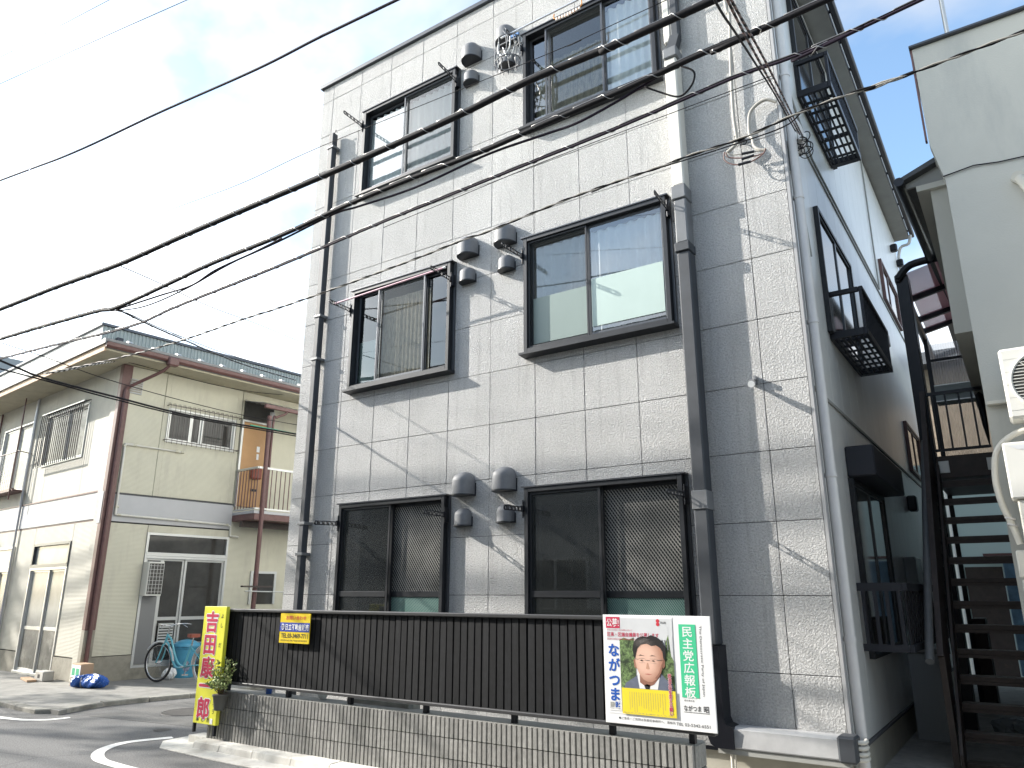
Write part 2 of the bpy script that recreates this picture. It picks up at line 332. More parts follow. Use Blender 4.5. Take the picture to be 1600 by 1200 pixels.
M['suit'] = mat('print_suit', (0.12, 0.14, 0.19), .5, noise=(30, .12))
M['printleaf'] = mat('print_foliage', (0.13, 0.20, 0.075), .5, noise=(75, .85), stain=(22, (.02, .035, .015), .45, .62))
M['leaf'] = mat('leaf_green', (0.09, 0.17, 0.03), .5, noise=(40, .4))
M['leaf_l'] = mat('leaf_variegated', (0.46, 0.52, 0.22), .5, noise=(40, .3))
M['leaf_t'] = mat('tree_leaf', (0.05, 0.10, 0.03), .6, noise=(3, .4))
M['bark'] = mat('bark', (0.12, 0.09, 0.06), .9, noise=(8, .3))
M['soil'] = mat('soil', (0.06, 0.04, 0.03), .95)
M['pot'] = mat('grey_pot', (0.10, 0.10, 0.09), .7)
M['poleconc'] = mat('pole_concrete', (0.40, 0.39, 0.37), .85)
M['pinkpole'] = mat('pink_laundry_pole', (0.66, 0.42, 0.48), .4)
M['greenpole'] = mat('green_laundry_pole', (0.06, 0.42, 0.25), .4)
M['peg_w'] = mat('peg_pale', (0.66, 0.60, 0.55), .4)
M['peg_o'] = mat('peg_orange', (0.55, 0.22, 0.04), .5)
M['pegblue'] = mat('peg_blue', (0.10, 0.22, 0.45), .5)
M['rooftile'] = mat('roof_tile_dark', (0.07, 0.075, 0.08), .5, noise=(6, .2))
M['opp1'] = mat('opposite_beige', (0.50, 0.46, 0.38), .8, noise=(2, .06))
M['opp2'] = mat('opposite_grey', (0.36, 0.36, 0.36), .8, noise=(2, .06))
M['opp3'] = mat('opposite_white', (0.66, 0.65, 0.62), .8, noise=(2, .04))
M['manhole'] = mat('manhole_iron', (0.10, 0.095, 0.09), .6, .4, noise=(30, .3), bump=(60, .004))

# ------------------------------------------------------------------ mesh builder
class MB:
    def __init__(s): s.v = []; s.f = []; s.sm = []
    def add(s, vs, fs, smooth=False):
        o = len(s.v); s.v += [tuple(v) for v in vs]
        for f in fs: s.f.append(tuple(i+o for i in f)); s.sm.append(smooth)
        return s
    def box(s, x0, x1, y0, y1, z0, z1, c=0.0):
        if x1 < x0: x0, x1 = x1, x0
        if y1 < y0: y0, y1 = y1, y0
        if z1 < z0: z0, z1 = z1, z0
        c = min(c, .45*min(x1-x0, y1-y0, z1-z0))
        if c <= 0:
            s.add([(x0,y0,z0),(x1,y0,z0),(x1,y1,z0),(x0,y1,z0),(x0,y0,z1),(x1,y0,z1),(x1,y1,z1),(x0,y1,z1)],
                  [(0,3,2,1),(4,5,6,7),(0,1,5,4),(1,2,6,5),(2,3,7,6),(3,0,4,7)])
            return s
        vs = []; idx = {}
        for i, (X, sx) in enumerate(((x0, 1), (x1, -1))):
            for j, (Y, sy) in enumerate(((y0, 1), (y1, -1))):
                for k, (Z, sz) in enumerate(((z0, 1), (z1, -1))):
                    for a, p in enumerate(((X, Y+sy*c, Z+sz*c), (X+sx*c, Y, Z+sz*c), (X+sx*c, Y+sy*c, Z))):
                        idx[(i,j,k,a)] = len(vs); vs.append(p)
        I = idx; f = []
        f += [(I[0,0,0,0],I[0,0,1,0],I[0,1,1,0],I[0,1,0,0]), (I[1,0,0,0],I[1,1,0,0],I[1,1,1,0],I[1,0,1,0])]
        f += [(I[0,0,0,1],I[1,0,0,1],I[1,0,1,1],I[0,0,1,1]), (I[0,1,0,1],I[0,1,1,1],I[1,1,1,1],I[1,1,0,1])]
        f += [(I[0,0,0,2],I[0,1,0,2],I[1,1,0,2],I[1,0,0,2]), (I[0,0,1,2],I[1,0,1,2],I[1,1,1,2],I[0,1,1,2])]
        for j in (0,1):
            for k in (0,1): f.append((I[0,j,k,1],I[1,j,k,1],I[1,j,k,2],I[0,j,k,2]))
        for i in (0,1):
            for k in (0,1): f.append((I[i,0,k,0],I[i,1,k,0],I[i,1,k,2],I[i,0,k,2]))
        for i in (0,1):
            for j in (0,1): f.append((I[i,j,0,0],I[i,j,1,0],I[i,j,1,1],I[i,j,0,1]))
        for i in (0,1):
            for j in (0,1):
                for k in (0,1): f.append((I[i,j,k,0],I[i,j,k,1],I[i,j,k,2]))
        return s.add(vs, f)
    def bar(s, p0, p1, w, h, up=(0,0,1)):
        p0 = Vector(p0); p1 = Vector(p1); d = (p1-p0).normalized(); u = Vector(up)
        if abs(d.dot(u)) > .98: u = Vector((1,0,0))
        a = d.cross(u).normalized()*(w/2); b = a.cross(d).normalized()*(h/2)
        return s.add([p0-a-b, p0+a-b, p0+a+b, p0-a+b, p1-a-b, p1+a-b, p1+a+b, p1-a+b],
                     [(0,3,2,1),(4,5,6,7),(0,1,5,4),(1,2,6,5),(2,3,7,6),(3,0,4,7)])
    def tube(s, pts, r, n=8, closed=False, caps=True):
        P = [Vector(p) for p in pts]; m = len(P)
        rr = r if isinstance(r, (list, tuple)) else [r]*m
        vs = []; prev = None
        for i in range(m):
            if closed: d = (P[(i+1) % m]-P[i-1])
            else: d = P[min(i+1, m-1)]-P[max(i-1, 0)]
            if d.length < 1e-9: d = Vector((0,0,1))
            d.normalize()
            if prev is None:
                u = Vector((0,0,1)) if abs(d.z) < .9 else Vector((1,0,0))
                a = d.cross(u).normalized()
            else:
                a = (prev - d*prev.dot(d))
                if a.length < 1e-6: a = d.orthogonal()
                a.normalize()
            prev = a; b = d.cross(a)
            for k in range(n):
                t = 2*math.pi*k/n
                vs.append(P[i]+(a*math.cos(t)+b*math.sin(t))*rr[i])
        fs = []
        for i in range(m if closed else m-1):
            j = (i+1) % m
            for k in range(n):
                l = (k+1) % n
                fs.append((i*n+k, i*n+l, j*n+l, j*n+k))
        s.add(vs, fs, True)
        if caps and not closed:
            s.add([vs[k] for k in range(n)], [tuple(range(n-1, -1, -1))])
            s.add([vs[(m-1)*n+k] for k in range(n)], [tuple(range(n))])
        return s
    def prism(s, poly, axis, a, b):
        """poly: 2-D outline; axis 'y': (x,z) outline extruded y=a..b, 'x': (y,z), 'z': (x,y)"""
        def P(p, t):
            return (p[0], t, p[1]) if axis == 'y' else ((t, p[0], p[1]) if axis == 'x' else (p[0], p[1], t))
        n = len(poly)
        vs = [P(p, a) for p in poly]+[P(p, b) for p in poly]
        fs = [tuple(range(n)), tuple(range(2*n-1, n-1, -1))]+[(i, i+n, (i+1) % n+n, (i+1) % n) for i in range(n)]
        return s.add(vs, fs)
    def disc(s, c, ax, r, n=24, r0=0.0):
        c = Vector(c); ax = Vector(ax).normalized(); a = ax.orthogonal().normalized(); b = ax.cross(a)
        o = [c+(a*math.cos(2*math.pi*k/n)+b*math.sin(2*math.pi*k/n))*r for k in range(n)]
        if r0 <= 0: return s.add(o, [tuple(range(n))])
        i_ = [c+(a*math.cos(2*math.pi*k/n)+b*math.sin(2*math.pi*k/n))*r0 for k in range(n)]
        return s.add(o+i_, [(k, (k+1) % n, n+(k+1) % n, n+k) for k in range(n)])
    def quad(s, a, b, c, d): return s.add([a, b, c, d], [(0, 1, 2, 3)])
    def ring(s, c, ax, R_, r, n=32, m=8, a0=0, a1=2*math.pi):
        c = Vector(c); ax = Vector(ax).normalized(); a = ax.orthogonal().normalized() if abs(ax.z) > .5 else Vector((0,0,1)); b = ax.cross(a)
        full = abs(a1-a0-2*math.pi) < 1e-6
        pts = [c+(a*math.cos(a0+(a1-a0)*k/n)+b*math.sin(a0+(a1-a0)*k/n))*R_ for k in range(n if full else n+1)]
        return s.tube(pts, r, m, closed=full)
    def xf(s, M4):
        s.v = [tuple(M4 @ Vector(v)) for v in s.v]; return s

def build(name, mb, m, parent=None, smooth=None):
    me = bpy.data.meshes.new(name)
    me.from_pydata(mb.v, [], mb.f)
    me.polygons.foreach_set('use_smooth', mb.sm if smooth is None else [smooth]*len(mb.f))
    me.materials.append(M[m] if isinstance(m, str) else m)
    me.validate(); me.update()
    o = bpy.data.objects.new(name, me); COL.objects.link(o)
    if parent is not None: o.parent = parent
    return o
def tag(o, label=None, cat=None, group=None, kind=None):
    if label: o['label'] = label
    if cat: o['category'] = cat
    if group: o['group'] = group
    if kind: o['kind'] = kind
    return o
def empty(name, loc=(0,0,0), rz=0, label=None, cat=None, group=None):
    o = bpy.data.objects.new(name, None); o.empty_display_size = .2
    o.location = loc; o.rotation_euler = (0,0,rz); COL.objects.link(o)
    tag(o, label, cat, group); return o
def B(*a): return MB().box(*a)
def inst(o, parent, loc=None):
    c = o.copy(); COL.objects.link(c); c.parent = parent
    if loc is not None: c.location = loc
    return c
def catmull(P, k=6):
    P = [Vector(p) for p in P]; out = []
    for i in range(len(P)-1):
        a = P[max(i-1, 0)]; b = P[i]; c = P[i+1]; d = P[min(i+2, len(P)-1)]
        for j in range(k):
            t = j/k
            out.append(.5*((2*b)+(c-a)*t+(2*a-5*b+4*c-d)*t*t+(3*b-a-3*c+d)*t**3))
    out.append(P[-1]); return out
def rect_minus(r, holes):
    rs = [r]
    for h in holes:
        nx = []
        for (a, b, c, d) in rs:     # x0,x1,z0,z1
            if h[1] <= a or h[0] >= b or h[3] <= c or h[2] >= d: nx.append((a, b, c, d)); continue
            if h[0] > a: nx.append((a, h[0], c, d))
            if h[1] < b: nx.append((h[1], b, c, d))
            m0, m1 = max(a, h[0]), min(b, h[1])
            if h[2] > c: nx.append((m0, m1, c, h[2]))
            if h[3] < d: nx.append((m0, m1, h[3], d))
        rs = nx
    return rs

# text: glyph outlines from the built-in font, fitted into boxes
_FC = {}
def glyph(ch, bold=0.0):
    key = (ch, bold)
    if key in _FC: return _FC[key]
    cu = bpy.data.curves.new('g', 'FONT'); cu.body = ch; cu.offset = bold; cu.resolution_u = 3
    ob = bpy.data.objects.new('g', cu); COL.objects.link(ob)
    dg = bpy.context.evaluated_depsgraph_get()
    me = bpy.data.meshes.new_from_object(ob.evaluated_get(dg))
    vs = [(v.co.x, v.co.y) for v in me.vertices]; fs = [tuple(p.vertices) for p in me.polygons]
    bpy.data.objects.remove(ob); bpy.data.curves.remove(cu); bpy.data.meshes.remove(me)
    _FC[key] = (vs, fs); return vs, fs
def put_text(mb, body, x0, x1, z0, z1, y, bold=0.0, squeeze=None):
    """one line of text fitted into the box x0..x1, z0..z1 of the plane y (facing -y)"""
    vs, fs = glyph(body, bold)
    if not vs: return
    xs = [v[0] for v in vs]; zs = [v[1] for v in vs]
    ax, bx, az, bz = min(xs), max(xs), min(zs), max(zs)
    mb.add([(x0+(v[0]-ax)/(bx-ax+1e-9)*(x1-x0), y, z0+(v[1]-az)/(bz-az+1e-9)*(z1-z0)) for v in vs], [f for f in fs])
def put_heavy(mb, ch, cx, cz, w, h, y, spread, n=8):
    for k in range(n):
        t_ = 2*math.pi*k/n; put_glyph(mb, ch, cx+spread*math.cos(t_), cz+spread*math.sin(t_), w, h, y-.00004*k)
def put_glyph(mb, ch, cx, cz, w, h, y, bold=0.0):
    """one full-width character, em box centred on cx,cz"""
    vs, fs = glyph(ch, bold)
    mb.add([(cx+(v[0]-.5)*w, y, cz+(v[1]-.38)*h) for v in vs], fs)

# ================================================================== SETTING
g = tag(build('ground', B(-400, 400, -400, 400, -.3, -.012), 'concrete'), kind='structure')
g = tag(build('road', B(-60, 60, -7.3, 60, -.2, 0), 'asphalt'), kind='structure')

# left corner pavement, raised 6 cm, with its kerb stones
LROT = R(-4.9)
LB = Vector((-12.12, .58, 0))
e1 = Vector((math.cos(LROT), math.sin(LROT), 0)); e2 = Vector((-math.sin(LROT), math.cos(LROT), 0))
def LW(u, v, z=0): return LB + e1*u + e2*v + Vector((0, 0, z))
kc = [(-40, 1.9), (-20, -.2), (-10.96, -1.12), (-9.75, -1.20), (-9.30, -1.20), (-9.52, -.62), (-9.58, -.1), (-9.47, .5), (-9.40, 1.05), (-9.30, 4.0), (-8.9, 14)]
pave = tag(build('pavement', MB().prism([(p[0]-.12 if i > 4 else p[0], p[1]+.12 if i < 6 else p[1]) for i, p in enumerate(kc)]+[(-40, 14)], 'z', -.1, .052), 'pave'), kind='structure')
kst = []
kp = catmull([(p[0], p[1], 0) for p in kc], 8)
# resample the kerb line into stones of about 0.6 m
acc = [kp[0]]; L_ = 0
line = []
for a, b in zip(kp, kp[1:]):
    n = max(1, int((b-a).length/.05))
    for i in range(n): line.append(a.lerp(b, i/n))
line.append(kp[-1])
stones = []; cur = [line[0]]; d = 0
for a, b in zip(line, line[1:]):
    d += (b-a).length; cur.append(b)
    if d >= .6: stones.append((cur[0], cur[-1])); cur = [b]; d = 0
for a, b in stones:
    if a.x < -17 or a.y > 6: continue
    t = (b-a).normalized(); nn = Vector((-t.y, t.x, 0)); g_ = .006
    a2 = a+t*g_; b2 = b-t*g_; dz = random.uniform(-.006, .004)
    q = [a2, b2, b2+nn*.13, a2+nn*.13]
    mb = MB(); z1 = .062+dz
    vs = [(p.x, p.y, -.05) for p in q]+[(p.x, p.y, z1-.012) for p in q]
    q2 = [a2+nn*.012, b2+nn*.012, b2+nn*.13, a2+nn*.13]
    vs += [(p.x, p.y, z1) for p in q2]
    mb.add(vs, [(0,1,5,4),(1,2,6,5),(2,3,7,6),(3,0,4,7),(4,5,9,8),(5,6,10,9),(6,7,11,10),(7,4,8,11),(8,9,10,11)])
    build('kerb_stone', mb, 'kerb_old', pave)

# own lot: concrete strip and kerb in front of the tiled wall
lot = tag(build('lot_floor', B(-6.25, 1.2, -1.16, 12, -.05, .065), 'concrete'), kind='structure')
kb = tag(build('kerb', B(-6.30, 1.0, -1.20, -1.02, -.05, .07), 'kerb'), kind='structure')
x = -5.98
ends = [-5.98, -5.56, -5.05, -4.5, -4.0, -3.4, -2.8, -2.2, -1.6, -1.0, -.4, .2, .8]
for a, b in zip(ends, ends[1:]):
    z1 = .07+random.uniform(0, .006)
    mb = MB().prism([(-1.375, -.05), (-1.352, z1-.012), (-1.34, z1), (-1.205, z1+.004), (-1.205, -.05)], 'x', a+.004, b-.004)
    build('kerb_stone', mb, 'kerb', kb)
# bright cement apron round the wall end
tag(build('cement_apron', MB().prism([(-6.55, -1.33), (-6.60, -.95), (-6.3, -.6), (-6.0, -.6), (-6.0, -1.34), (3.5, -1.34), (3.5, -1.62), (-5.25, -1.60), (-6.25, -1.55)], 'z', -.02, .006), 'kerb'), kind='structure')
# painted road edge lines
def stripe(pts, w, name='road_marking'):
    P = catmull([(p[0], p[1], 0) for p in pts], 8); mb = MB(); vs = []
    for i, p in enumerate(P):
        t = (P[min(i+1, len(P)-1)]-P[max(i-1, 0)]).normalized(); n_ = Vector((-t.y, t.x, 0))
        a = p+n_*w/2; b = p-n_*w/2; vs += [(a.x, a.y, .0045), (b.x, b.y, .0045)]
    mb.add(vs, [(2*i, 2*i+1, 2*i+3, 2*i+2) for i in range(len(P)-1)])
    return tag(build(name, mb, 'paint'), kind='structure')
stripe([(-6.66, -1.15), (-6.80, -1.58), (-6.62, -1.93), (-6.28, -2.15), (-5.9, -2.22), (-5.0, -2.24), (-2, -2.26), (4, -2.28)], .115)
stripe([(-26, -2.6), (-14, -2.0), (-9.9, -1.62), (-9.1, -1.42), (-8.96, -1.10)], .10)
tag(build('asphalt_patch', MB().prism([(-8.9, -.9), (-6.7, -.55), (-6.9, 1.6), (-9.2, 1.3)], 'z', -.05, .003), 'patch'), kind='structure')
tag(build('asphalt_patch', MB().prism([(-12, -3.6), (-8.4, -3.0), (-8.0, -3.9), (-11.8, -4.6)], 'z', -.05, .003), 'patch'), kind='structure')
tag(build('small_valve_cover', MB().disc((-7.2, -.95, .005), (0,0,1), .09, 20), 'manhole'), 'small round iron valve cover in the road near the painted curve', 'valve cover')
mh = tag(empty('manhole_cover', (-8.15, .02, 0), 0, 'round iron manhole cover set in the side street asphalt', 'manhole cover'))
build('rim', MB().ring((0,0,.002), (0,0,1), .34, .008, 40, 6), 'manhole', mh)
build('lid', MB().disc((0,0,.0065), (0,0,1), .33, 40), 'manhole', mh)

# ================================================================== MAIN BUILDING
FL = 2.765
WZ = [(.55, 2.53), (3.96, 5.29), (6.70, 8.00)]
XL = (-5.46, -3.83); XR = (-2.80, -1.13)
wins = [(XL[0], XL[1], z0, z1) for z0, z1 in WZ]+[(XR[0], XR[1], z0, z1) for z0, z1 in WZ]
apt = empty('apartment_building', (0,0,0), 0, 'three storey grey stucco panelled apartment block with dark framed sliding windows, centre of the photo', 'building')
body = MB()
for (a, b, c, d) in rect_minus((-6.45, 0, .3, 8.82), wins): body.box(a, b, .02, .16, c, d)
build('wall', body, 'joint', apt)
xs = [-6.45, -6.22, -5.635, -5.05, -4.465, -3.88, -3.295, -2.71, -2.125, -1.54, -.955, -.37, 0.0]
zs = [.32, .9, 1.49, 2.08, 2.67, 3.26, 3.85, 4.44, 5.03, 5.62, 6.21, 6.80, 7.39, 7.98, 8.57, 8.83]
for i in range(len(xs)-1):
    for j in range(len(zs)-1):
        gp = .0026
        cell = (xs[i]+gp, xs[i+1]-gp, zs[j]+gp, zs[j+1]-gp)
        dy = random.uniform(-.0012, .0012)
        rs = rect_minus(cell, wins)
        if not rs: continue
        mb = MB()
        for r_ in rs:
            if r_[1]-r_[0] > .004 and r_[3]-r_[2] > .004: mb.box(r_[0], r_[1], dy, .018, r_[2], r_[3], .003 if len(rs) == 1 else 0)
        if mb.v: build('wall_panel', mb, 'stucco', apt)
build('coping', B(-6.49, .03, -.04, .2, 8.832, 8.90, .006), 'frame2', apt)
build('plinth', B(-6.45, 0, .03, .16, -.05, .30), 'plinth', apt)
build('base_flashing', B(-6.46, .0, -.012, .02, .296, .318), 'black', apt)
build('corner_trim', B(.002, .028, -.006, .07, .30, 8.83), 'trim', apt)
build('left_wall', B(-6.45, -6.30, .165, 9.4, -.05, 8.82), 'siding', apt)
build('back_wall', B(-6.30, -.1, 9.3, 9.4, -.05, 8.82), 'siding', apt)
build('roof', B(-6.45, -.005, .205, 9.4, 8.70, 8.86), 'soffit', apt)
# side wall: core, siding boards in three storeys
build('side_wall', B(-.15, -.016, .165, 9.4, -.05, 8.69), 'joint', apt)
bands = [(.36, 3.185), (3.215, 5.955), (5.985, 8.40)]
y = .075; k = 0
while y < 9.38:
    y2 = min(y+.455, 9.4)
    for (a, b) in bands: build('siding_board', B(-.014, 0, y+.0025, y2-.0025, a, b, .002), 'siding', apt)
    y = y2
build('side_plinth', B(-.14, -.004, .17, 9.4, -.04, .34), 'plinth', apt)
build('side_base_flashing', B(-.01, .02, .075, 9.4, .335, .357), 'joint', apt)
for z in (3.2, 5.97): build('drip_strip', B(-.012, .016, .08, 9.4, z-.013, z+.013), 'soffit', apt)
build('soffit', B(-.01, .26, .0, 9.45, 8.42, 8.46), 'soffit', apt)
build('fascia', B(.235, .262, -.02, 9.46, 8.462, 8.80), 'soffit', apt)
build('gutter', MB().box(.285, .36, -.04, 9.5, 8.44, 8.54, .015), 'navy', apt)
gb = MB()
for i in range(15): gb.box(.255, .30, .3+i*.64, .33+i*.64, 8.50, 8.53)
build('gutter_brackets', gb, 'black', apt)
build('verge_cap', MB().box(.03, .30, -.045, .02, 8.78, 8.90), 'frame2', apt)

def curtain_mb(x0, x1, z0, z1, y, amp=.018, wl=.11):
    mb = MB(); n = int((x1-x0)/.014); ph = random.random()*6
    vs = []
    for i in range(n+1):
        xx = x0+(x1-x0)*i/n
        yy = y+amp*math.sin(2*math.pi*xx/wl+ph+.8*math.sin(xx*9))
        vs += [(xx, yy, z0), (xx, yy, z1)]
    return mb.add(vs, [(2*i, 2*i+2, 2*i+3, 2*i+1) for i in range(n)], True)

def sash(win, x0, x1, z0, z1, y, pane, t=.032, rail=None, d=.022, fm='frame2', panename='pane'):
    mb = MB()
    mb.box(x0, x0+t, y, y+d, z0, z1, .002); mb.box(x1-t, x1, y, y+d, z0, z1, .002)
    mb.box(x0+t, x1-t, y, y+d, z0, z0+t*1.35, .002); mb.box(x0+t, x1-t, y, y+d, z1-t, z1, .002)
    if rail: mb.box(x0+t, x1-t, y-.002, y+d, rail-.03, rail+.03, .002)
    s = build('sash' if panename == 'pane' else 'screen_frame', mb, fm, win)
    if rail:
        for a, b, mm in ((z0+t*1.35, rail-.03, pane[0]), (rail+.03, z1-t, pane[1])):
            build(panename, B(x0+t, x1-t, y+d*.4, y+d*.4+.003, a, b), mm, win)
    else:
        yy = y+d*.4; build(panename, MB().quad((x0+t, yy, z0+t*1.35), (x1-t, yy, z0+t*1.35), (x1-t, yy, z1-t), (x0+t, yy, z1-t)), pane, win)
    return s

def facade_window(x0, x1, z0, z1, cfg, tall=False):
    """sliding window standing proud of the panels: outer frame, tracks, sashes, insect screen"""
    yf = -.085
    fm = MB()
    w = .045
    fm.box(x0, x0+w, yf, .12, z0, z1, .003); fm.box(x1-w, x1, yf, .12, z0, z1, .003)
    fm.box(x0+w, x1-w, yf, .12, z1-w, z1, .003); fm.box(x0+w, x1-w, yf, .12, z0, z0+w, .003)
    for yy in (-.058, -.022, .012): fm.box(x0+w, x1-w, yy, yy+.006, z0+w, z0+w+.012)
    win = build('window', fm, 'frame', apt)
    build('side_flange', MB().box(x0-.03, x0-.001, -.028, .015, z0-.01, z1+.012, .002), 'frame2', win)
    build('side_flange', MB().box(x1+.001, x1+.03, -.028, .015, z0-.01, z1+.012, .002), 'frame2', win)
    build('head_flange', B(x0-.03, x1+.03, yf-.012, .0, z1+.001, z1+.014), 'frame2', win)
    if not tall: build('sill', MB().prism([(yf-.045, z0-.030), (yf-.045, z0-.008), (.0, z0-.002), (.0, z0-.042)], 'x', x0-.035, x1+.035), 'frame', win)
    a0, a1 = x0+w, x1-w; c0, c1 = z0+w, z1-w
    cfg(win, a0, a1, c0, c1)
    return win

YS, YA, YB = -.062, -.030, .004      # screen, outer sash, inner sash
def cfg_2R(win, a0, a1, c0, c1):
    m = a0+(a1-a0)*.455
    sash(win, a0, m+.02, c0, c1, YB, M['glass']); sash(win, m, a1, c0, c1, YA, M['glass'])
    sash(win, a0, m+.015, c0, c1, YS, M['screen'], t=.02, fm='frame', panename='insect_screen', d=.012)
    build('lace_curtain', curtain_mb(a0, a1, c0+.02, c1-.05, .05), 'curtain', win)
    build('frosted_film', B(m+.04, a1-.034, YA-.003, YA-.0015, c0+.10, c0+.62), 'frost', win)
    build('frosted_film', B(a0+.03, m-.02, YB-.003, YB-.0015, c0+.06, c0+.58), 'frost', win)
    build('curtain_rail', B(a0, a1, .10, .12, c1-.05, c1-.02), 'curtain_g', win)
def cfg_2L(win, a0, a1, c0, c1):
    p1 = a0+(a1-a0)*.26; p2 = a0+(a1-a0)*.76
    sash(win, a0, p1+.03, c0, c1, YB, M['glass_m']); sash(win, p2-.03, a1, c0, c1, YB, M['glass_m'])
    sash(win, p1-.02, p2, c0, c1, YA, M['glass_c'])
    sash(win, p1, p2+.01, c0+.0, c1, YS, M['screen'], t=.024, panename='insect_screen', d=.012)
    build('blind', curtain_mb(p1+.02, p2+.02, c0+.02, c1-.14, .05, .005, .06), 'curtain_g', win)
    build('privacy_board', B(a0, p1+.02, .05, .06, c0, c0+.60), 'frost', win)
def cfg_3L(win, a0, a1, c0, c1):
    m = a0+(a1-a0)*.46
    sash(win, a0, m+.02, c0, c1, YB, M['glass']); sash(win, m, a1, c0, c1, YA, M['glass'])
    sash(win, m-.01, a1, c0, c1, YS, M['screen'], t=.024, panename='insect_screen', d=.012)
    build('lace_curtain', curtain_mb(a0, a1, c0+.02, c1-.04, .05), 'curtain', win)
def cfg_3R(win, a0, a1, c0, c1):
    p1 = a0+(a1-a0)*.16; p2 = a0+(a1-a0)*.64
    sash(win, a0, p1+.03, c0, c1, YB, M['glass']); sash(win, p2-.02, a1, c0, c1, YA, M['glass'])
    sash(win, p1, p2, c0, c1, YB+.002, M['glass'])
    sash(win, p1, p2, c0, c1, YS, M['screen'], t=.024, panename='insect_screen', d=.012)
    build('lace_curtain', curtain_mb(p2-.05, a1, c0+.02, c1-.04, .055, .02, .10), 'curtain', win)
    build('lace_curtain', curtain_mb(a0, p2-.1, c0+.02, c1-.3, .14, .012), 'curtain_g', win)
def cfg_1(dark):
    def f(win, a0, a1, c0, c1):
        m = a0+(a1-a0)*.5; r = 1.50
        sash(win, m-.02, a1, c0, c1, YB, (M['mintwire'], M['wireglass']), rail=r, fm='frame')
        sash(win, a0, m+.02, c0, c1, YA, (M['glass_d'], M['glass_d']), rail=r, fm='frame')
        sash(win, a0, m+.01, c0, c1, YS, (M['screen'], M['screen']), t=.026, rail=r, fm='frame', panename='insect_screen', d=.012)
        build('curtain', curtain_mb(a0+.04, a0+.36, c0, c1-.12, .12, .01, .16), 'curtain_g', win)
        build('curtain', curtain_mb(a0+.38, m, c0, c1-.12, .13, .014, .13), 'int_dark' if dark else 'curtain_g', win)
        build('shoji_backing', B(m, a1, .10, .11, c0, c1), 'int_dark', win)
    return f
M['mintwire'] = wireglass('mint_wired_glass', (0.06, 0.13, 0.115), (0.33, 0.42, 0.38), .014)
facade_window(*XR, *WZ[1], cfg_2R); facade_window(*XL, *WZ[1], cfg_2L)
facade_window(*XL, *WZ[2], cfg_3L); facade_window(*XR, *WZ[2], cfg_3R)
facade_window(*XL, *WZ[0], cfg_1(True), True); facade_window(*XR, *WZ[0], cfg_1(False), True)

# vent hoods
def hood_mb(w, h, d):
    """vent cowl: half-oval body topped by a quarter dome, open at the bottom"""
    n = 16; vs = []; rows_ = [(0, 1), (.35, 1), (.55, 1)]+[(.55+.45*math.sin(t*math.pi/12), math.cos(t*math.pi/12)) for t in range(1, 7)]
    for zf, s_ in rows_:
        s_ = max(s_, .02)
        for k in range(n+1):
            t = math.pi*k/n; vs.append((-w/2*math.cos(t)*(abs(math.cos(t))**-.15 if abs(math.cos(t)) > .01 else 1)*s_, -d*math.sin(t)**.8*min(1, s_*1.02), h*zf))
    m_ = n+1
    return MB().add(vs, [(i*m_+k, i*m_+k+1, (i+1)*m_+k+1, (i+1)*m_+k) for i in range(len(rows_)-1) for k in range(n)], True)
def flange_mb(w, h, d):
    pl = [(-(w/2+.012)*math.cos(math.pi*k/16), -(d+.012)*math.sin(math.pi*k/16)**.8) for k in range(17)]
    return MB().prism(pl, 'z', -.012, .001).box(-w/2-.012, w/2+.012, -.006, -.0005, -.012, h*.5)
hoods = {}
for fl in range(3):
    for (xx, z0, sz) in ((-3.60, 2.52, 0), (-3.61, 2.20, 1), (-3.07, 2.53, 0), (-3.06, 2.21, 1)):
        w, h, d = ((.245, .25, .17), (.19, .185, .12))[sz]
        zz = z0+(0, 2.79, 5.50)[fl]
        if sz not in hoods:
            a = build('vent_hood', hood_mb(w, h, d), 'hood', apt); b = build('drip_flange', flange_mb(w, h, d), 'frame', a); hoods[sz] = (a, b)
        else:
            a = inst(hoods[sz][0], apt); b = inst(hoods[sz][1], a)
        a.location = (xx, -.001, zz)
# laundry pole brackets: perforated arms on the window jambs
def arm_mb():
    mb = MB(); Ls = .42
    for zz in (-.021, .021): mb.bar((0, -.05, zz), (0, -Ls+.02, zz), .008, .007)
    for i in range(5):
        c = -.12-.066*i
        mb.ring((0, c, 0), (1, 0, 0), .021, .0052, 14, 5)
    for i in range(4): mb.bar((0, -.153-.066*i, -.02), (0, -.153-.066*i, .02), .008, .007, (0,1,0))
    mb.ring((0, -Ls+.022, 0), (1,0,0), .022, .006, 14, 5)
    return mb
def armbase_mb(): return MB().box(-.018, .018, -.055, -.0, -.075, .075, .004).box(-.013, .013, -.09, -.05, -.03, .03, .003).tube([(0, -.06, -.09), (0, -.06, .09)], .007, 8)
AB = None
for (xx, zz, tl) in ((-5.475, 5.03, .04), (-3.81, 5.05, .12), (-2.81, 5.08, .05), (-1.11, 5.14, .0), (-5.475, 7.78, .05), (-3.81, 7.79, .10), (-2.81, 7.80, 0.0), (-5.455, 2.31, -.07), (-3.82, 2.32, .0), (-2.81, 2.32, -.06), (-1.11, 2.345, -.04)):
    if AB is None:
        a = build('laundry_bracket', armbase_mb(), 'black', apt); b = build('bracket_arm', arm_mb(), 'frame', a); AB = (a, b)
    else: a = inst(AB[0], apt); b = inst(AB[1], a)
    a.location = (xx, -.028, zz); b.rotation_euler = (-tl*.6, 0, random.uniform(-.06, .06))
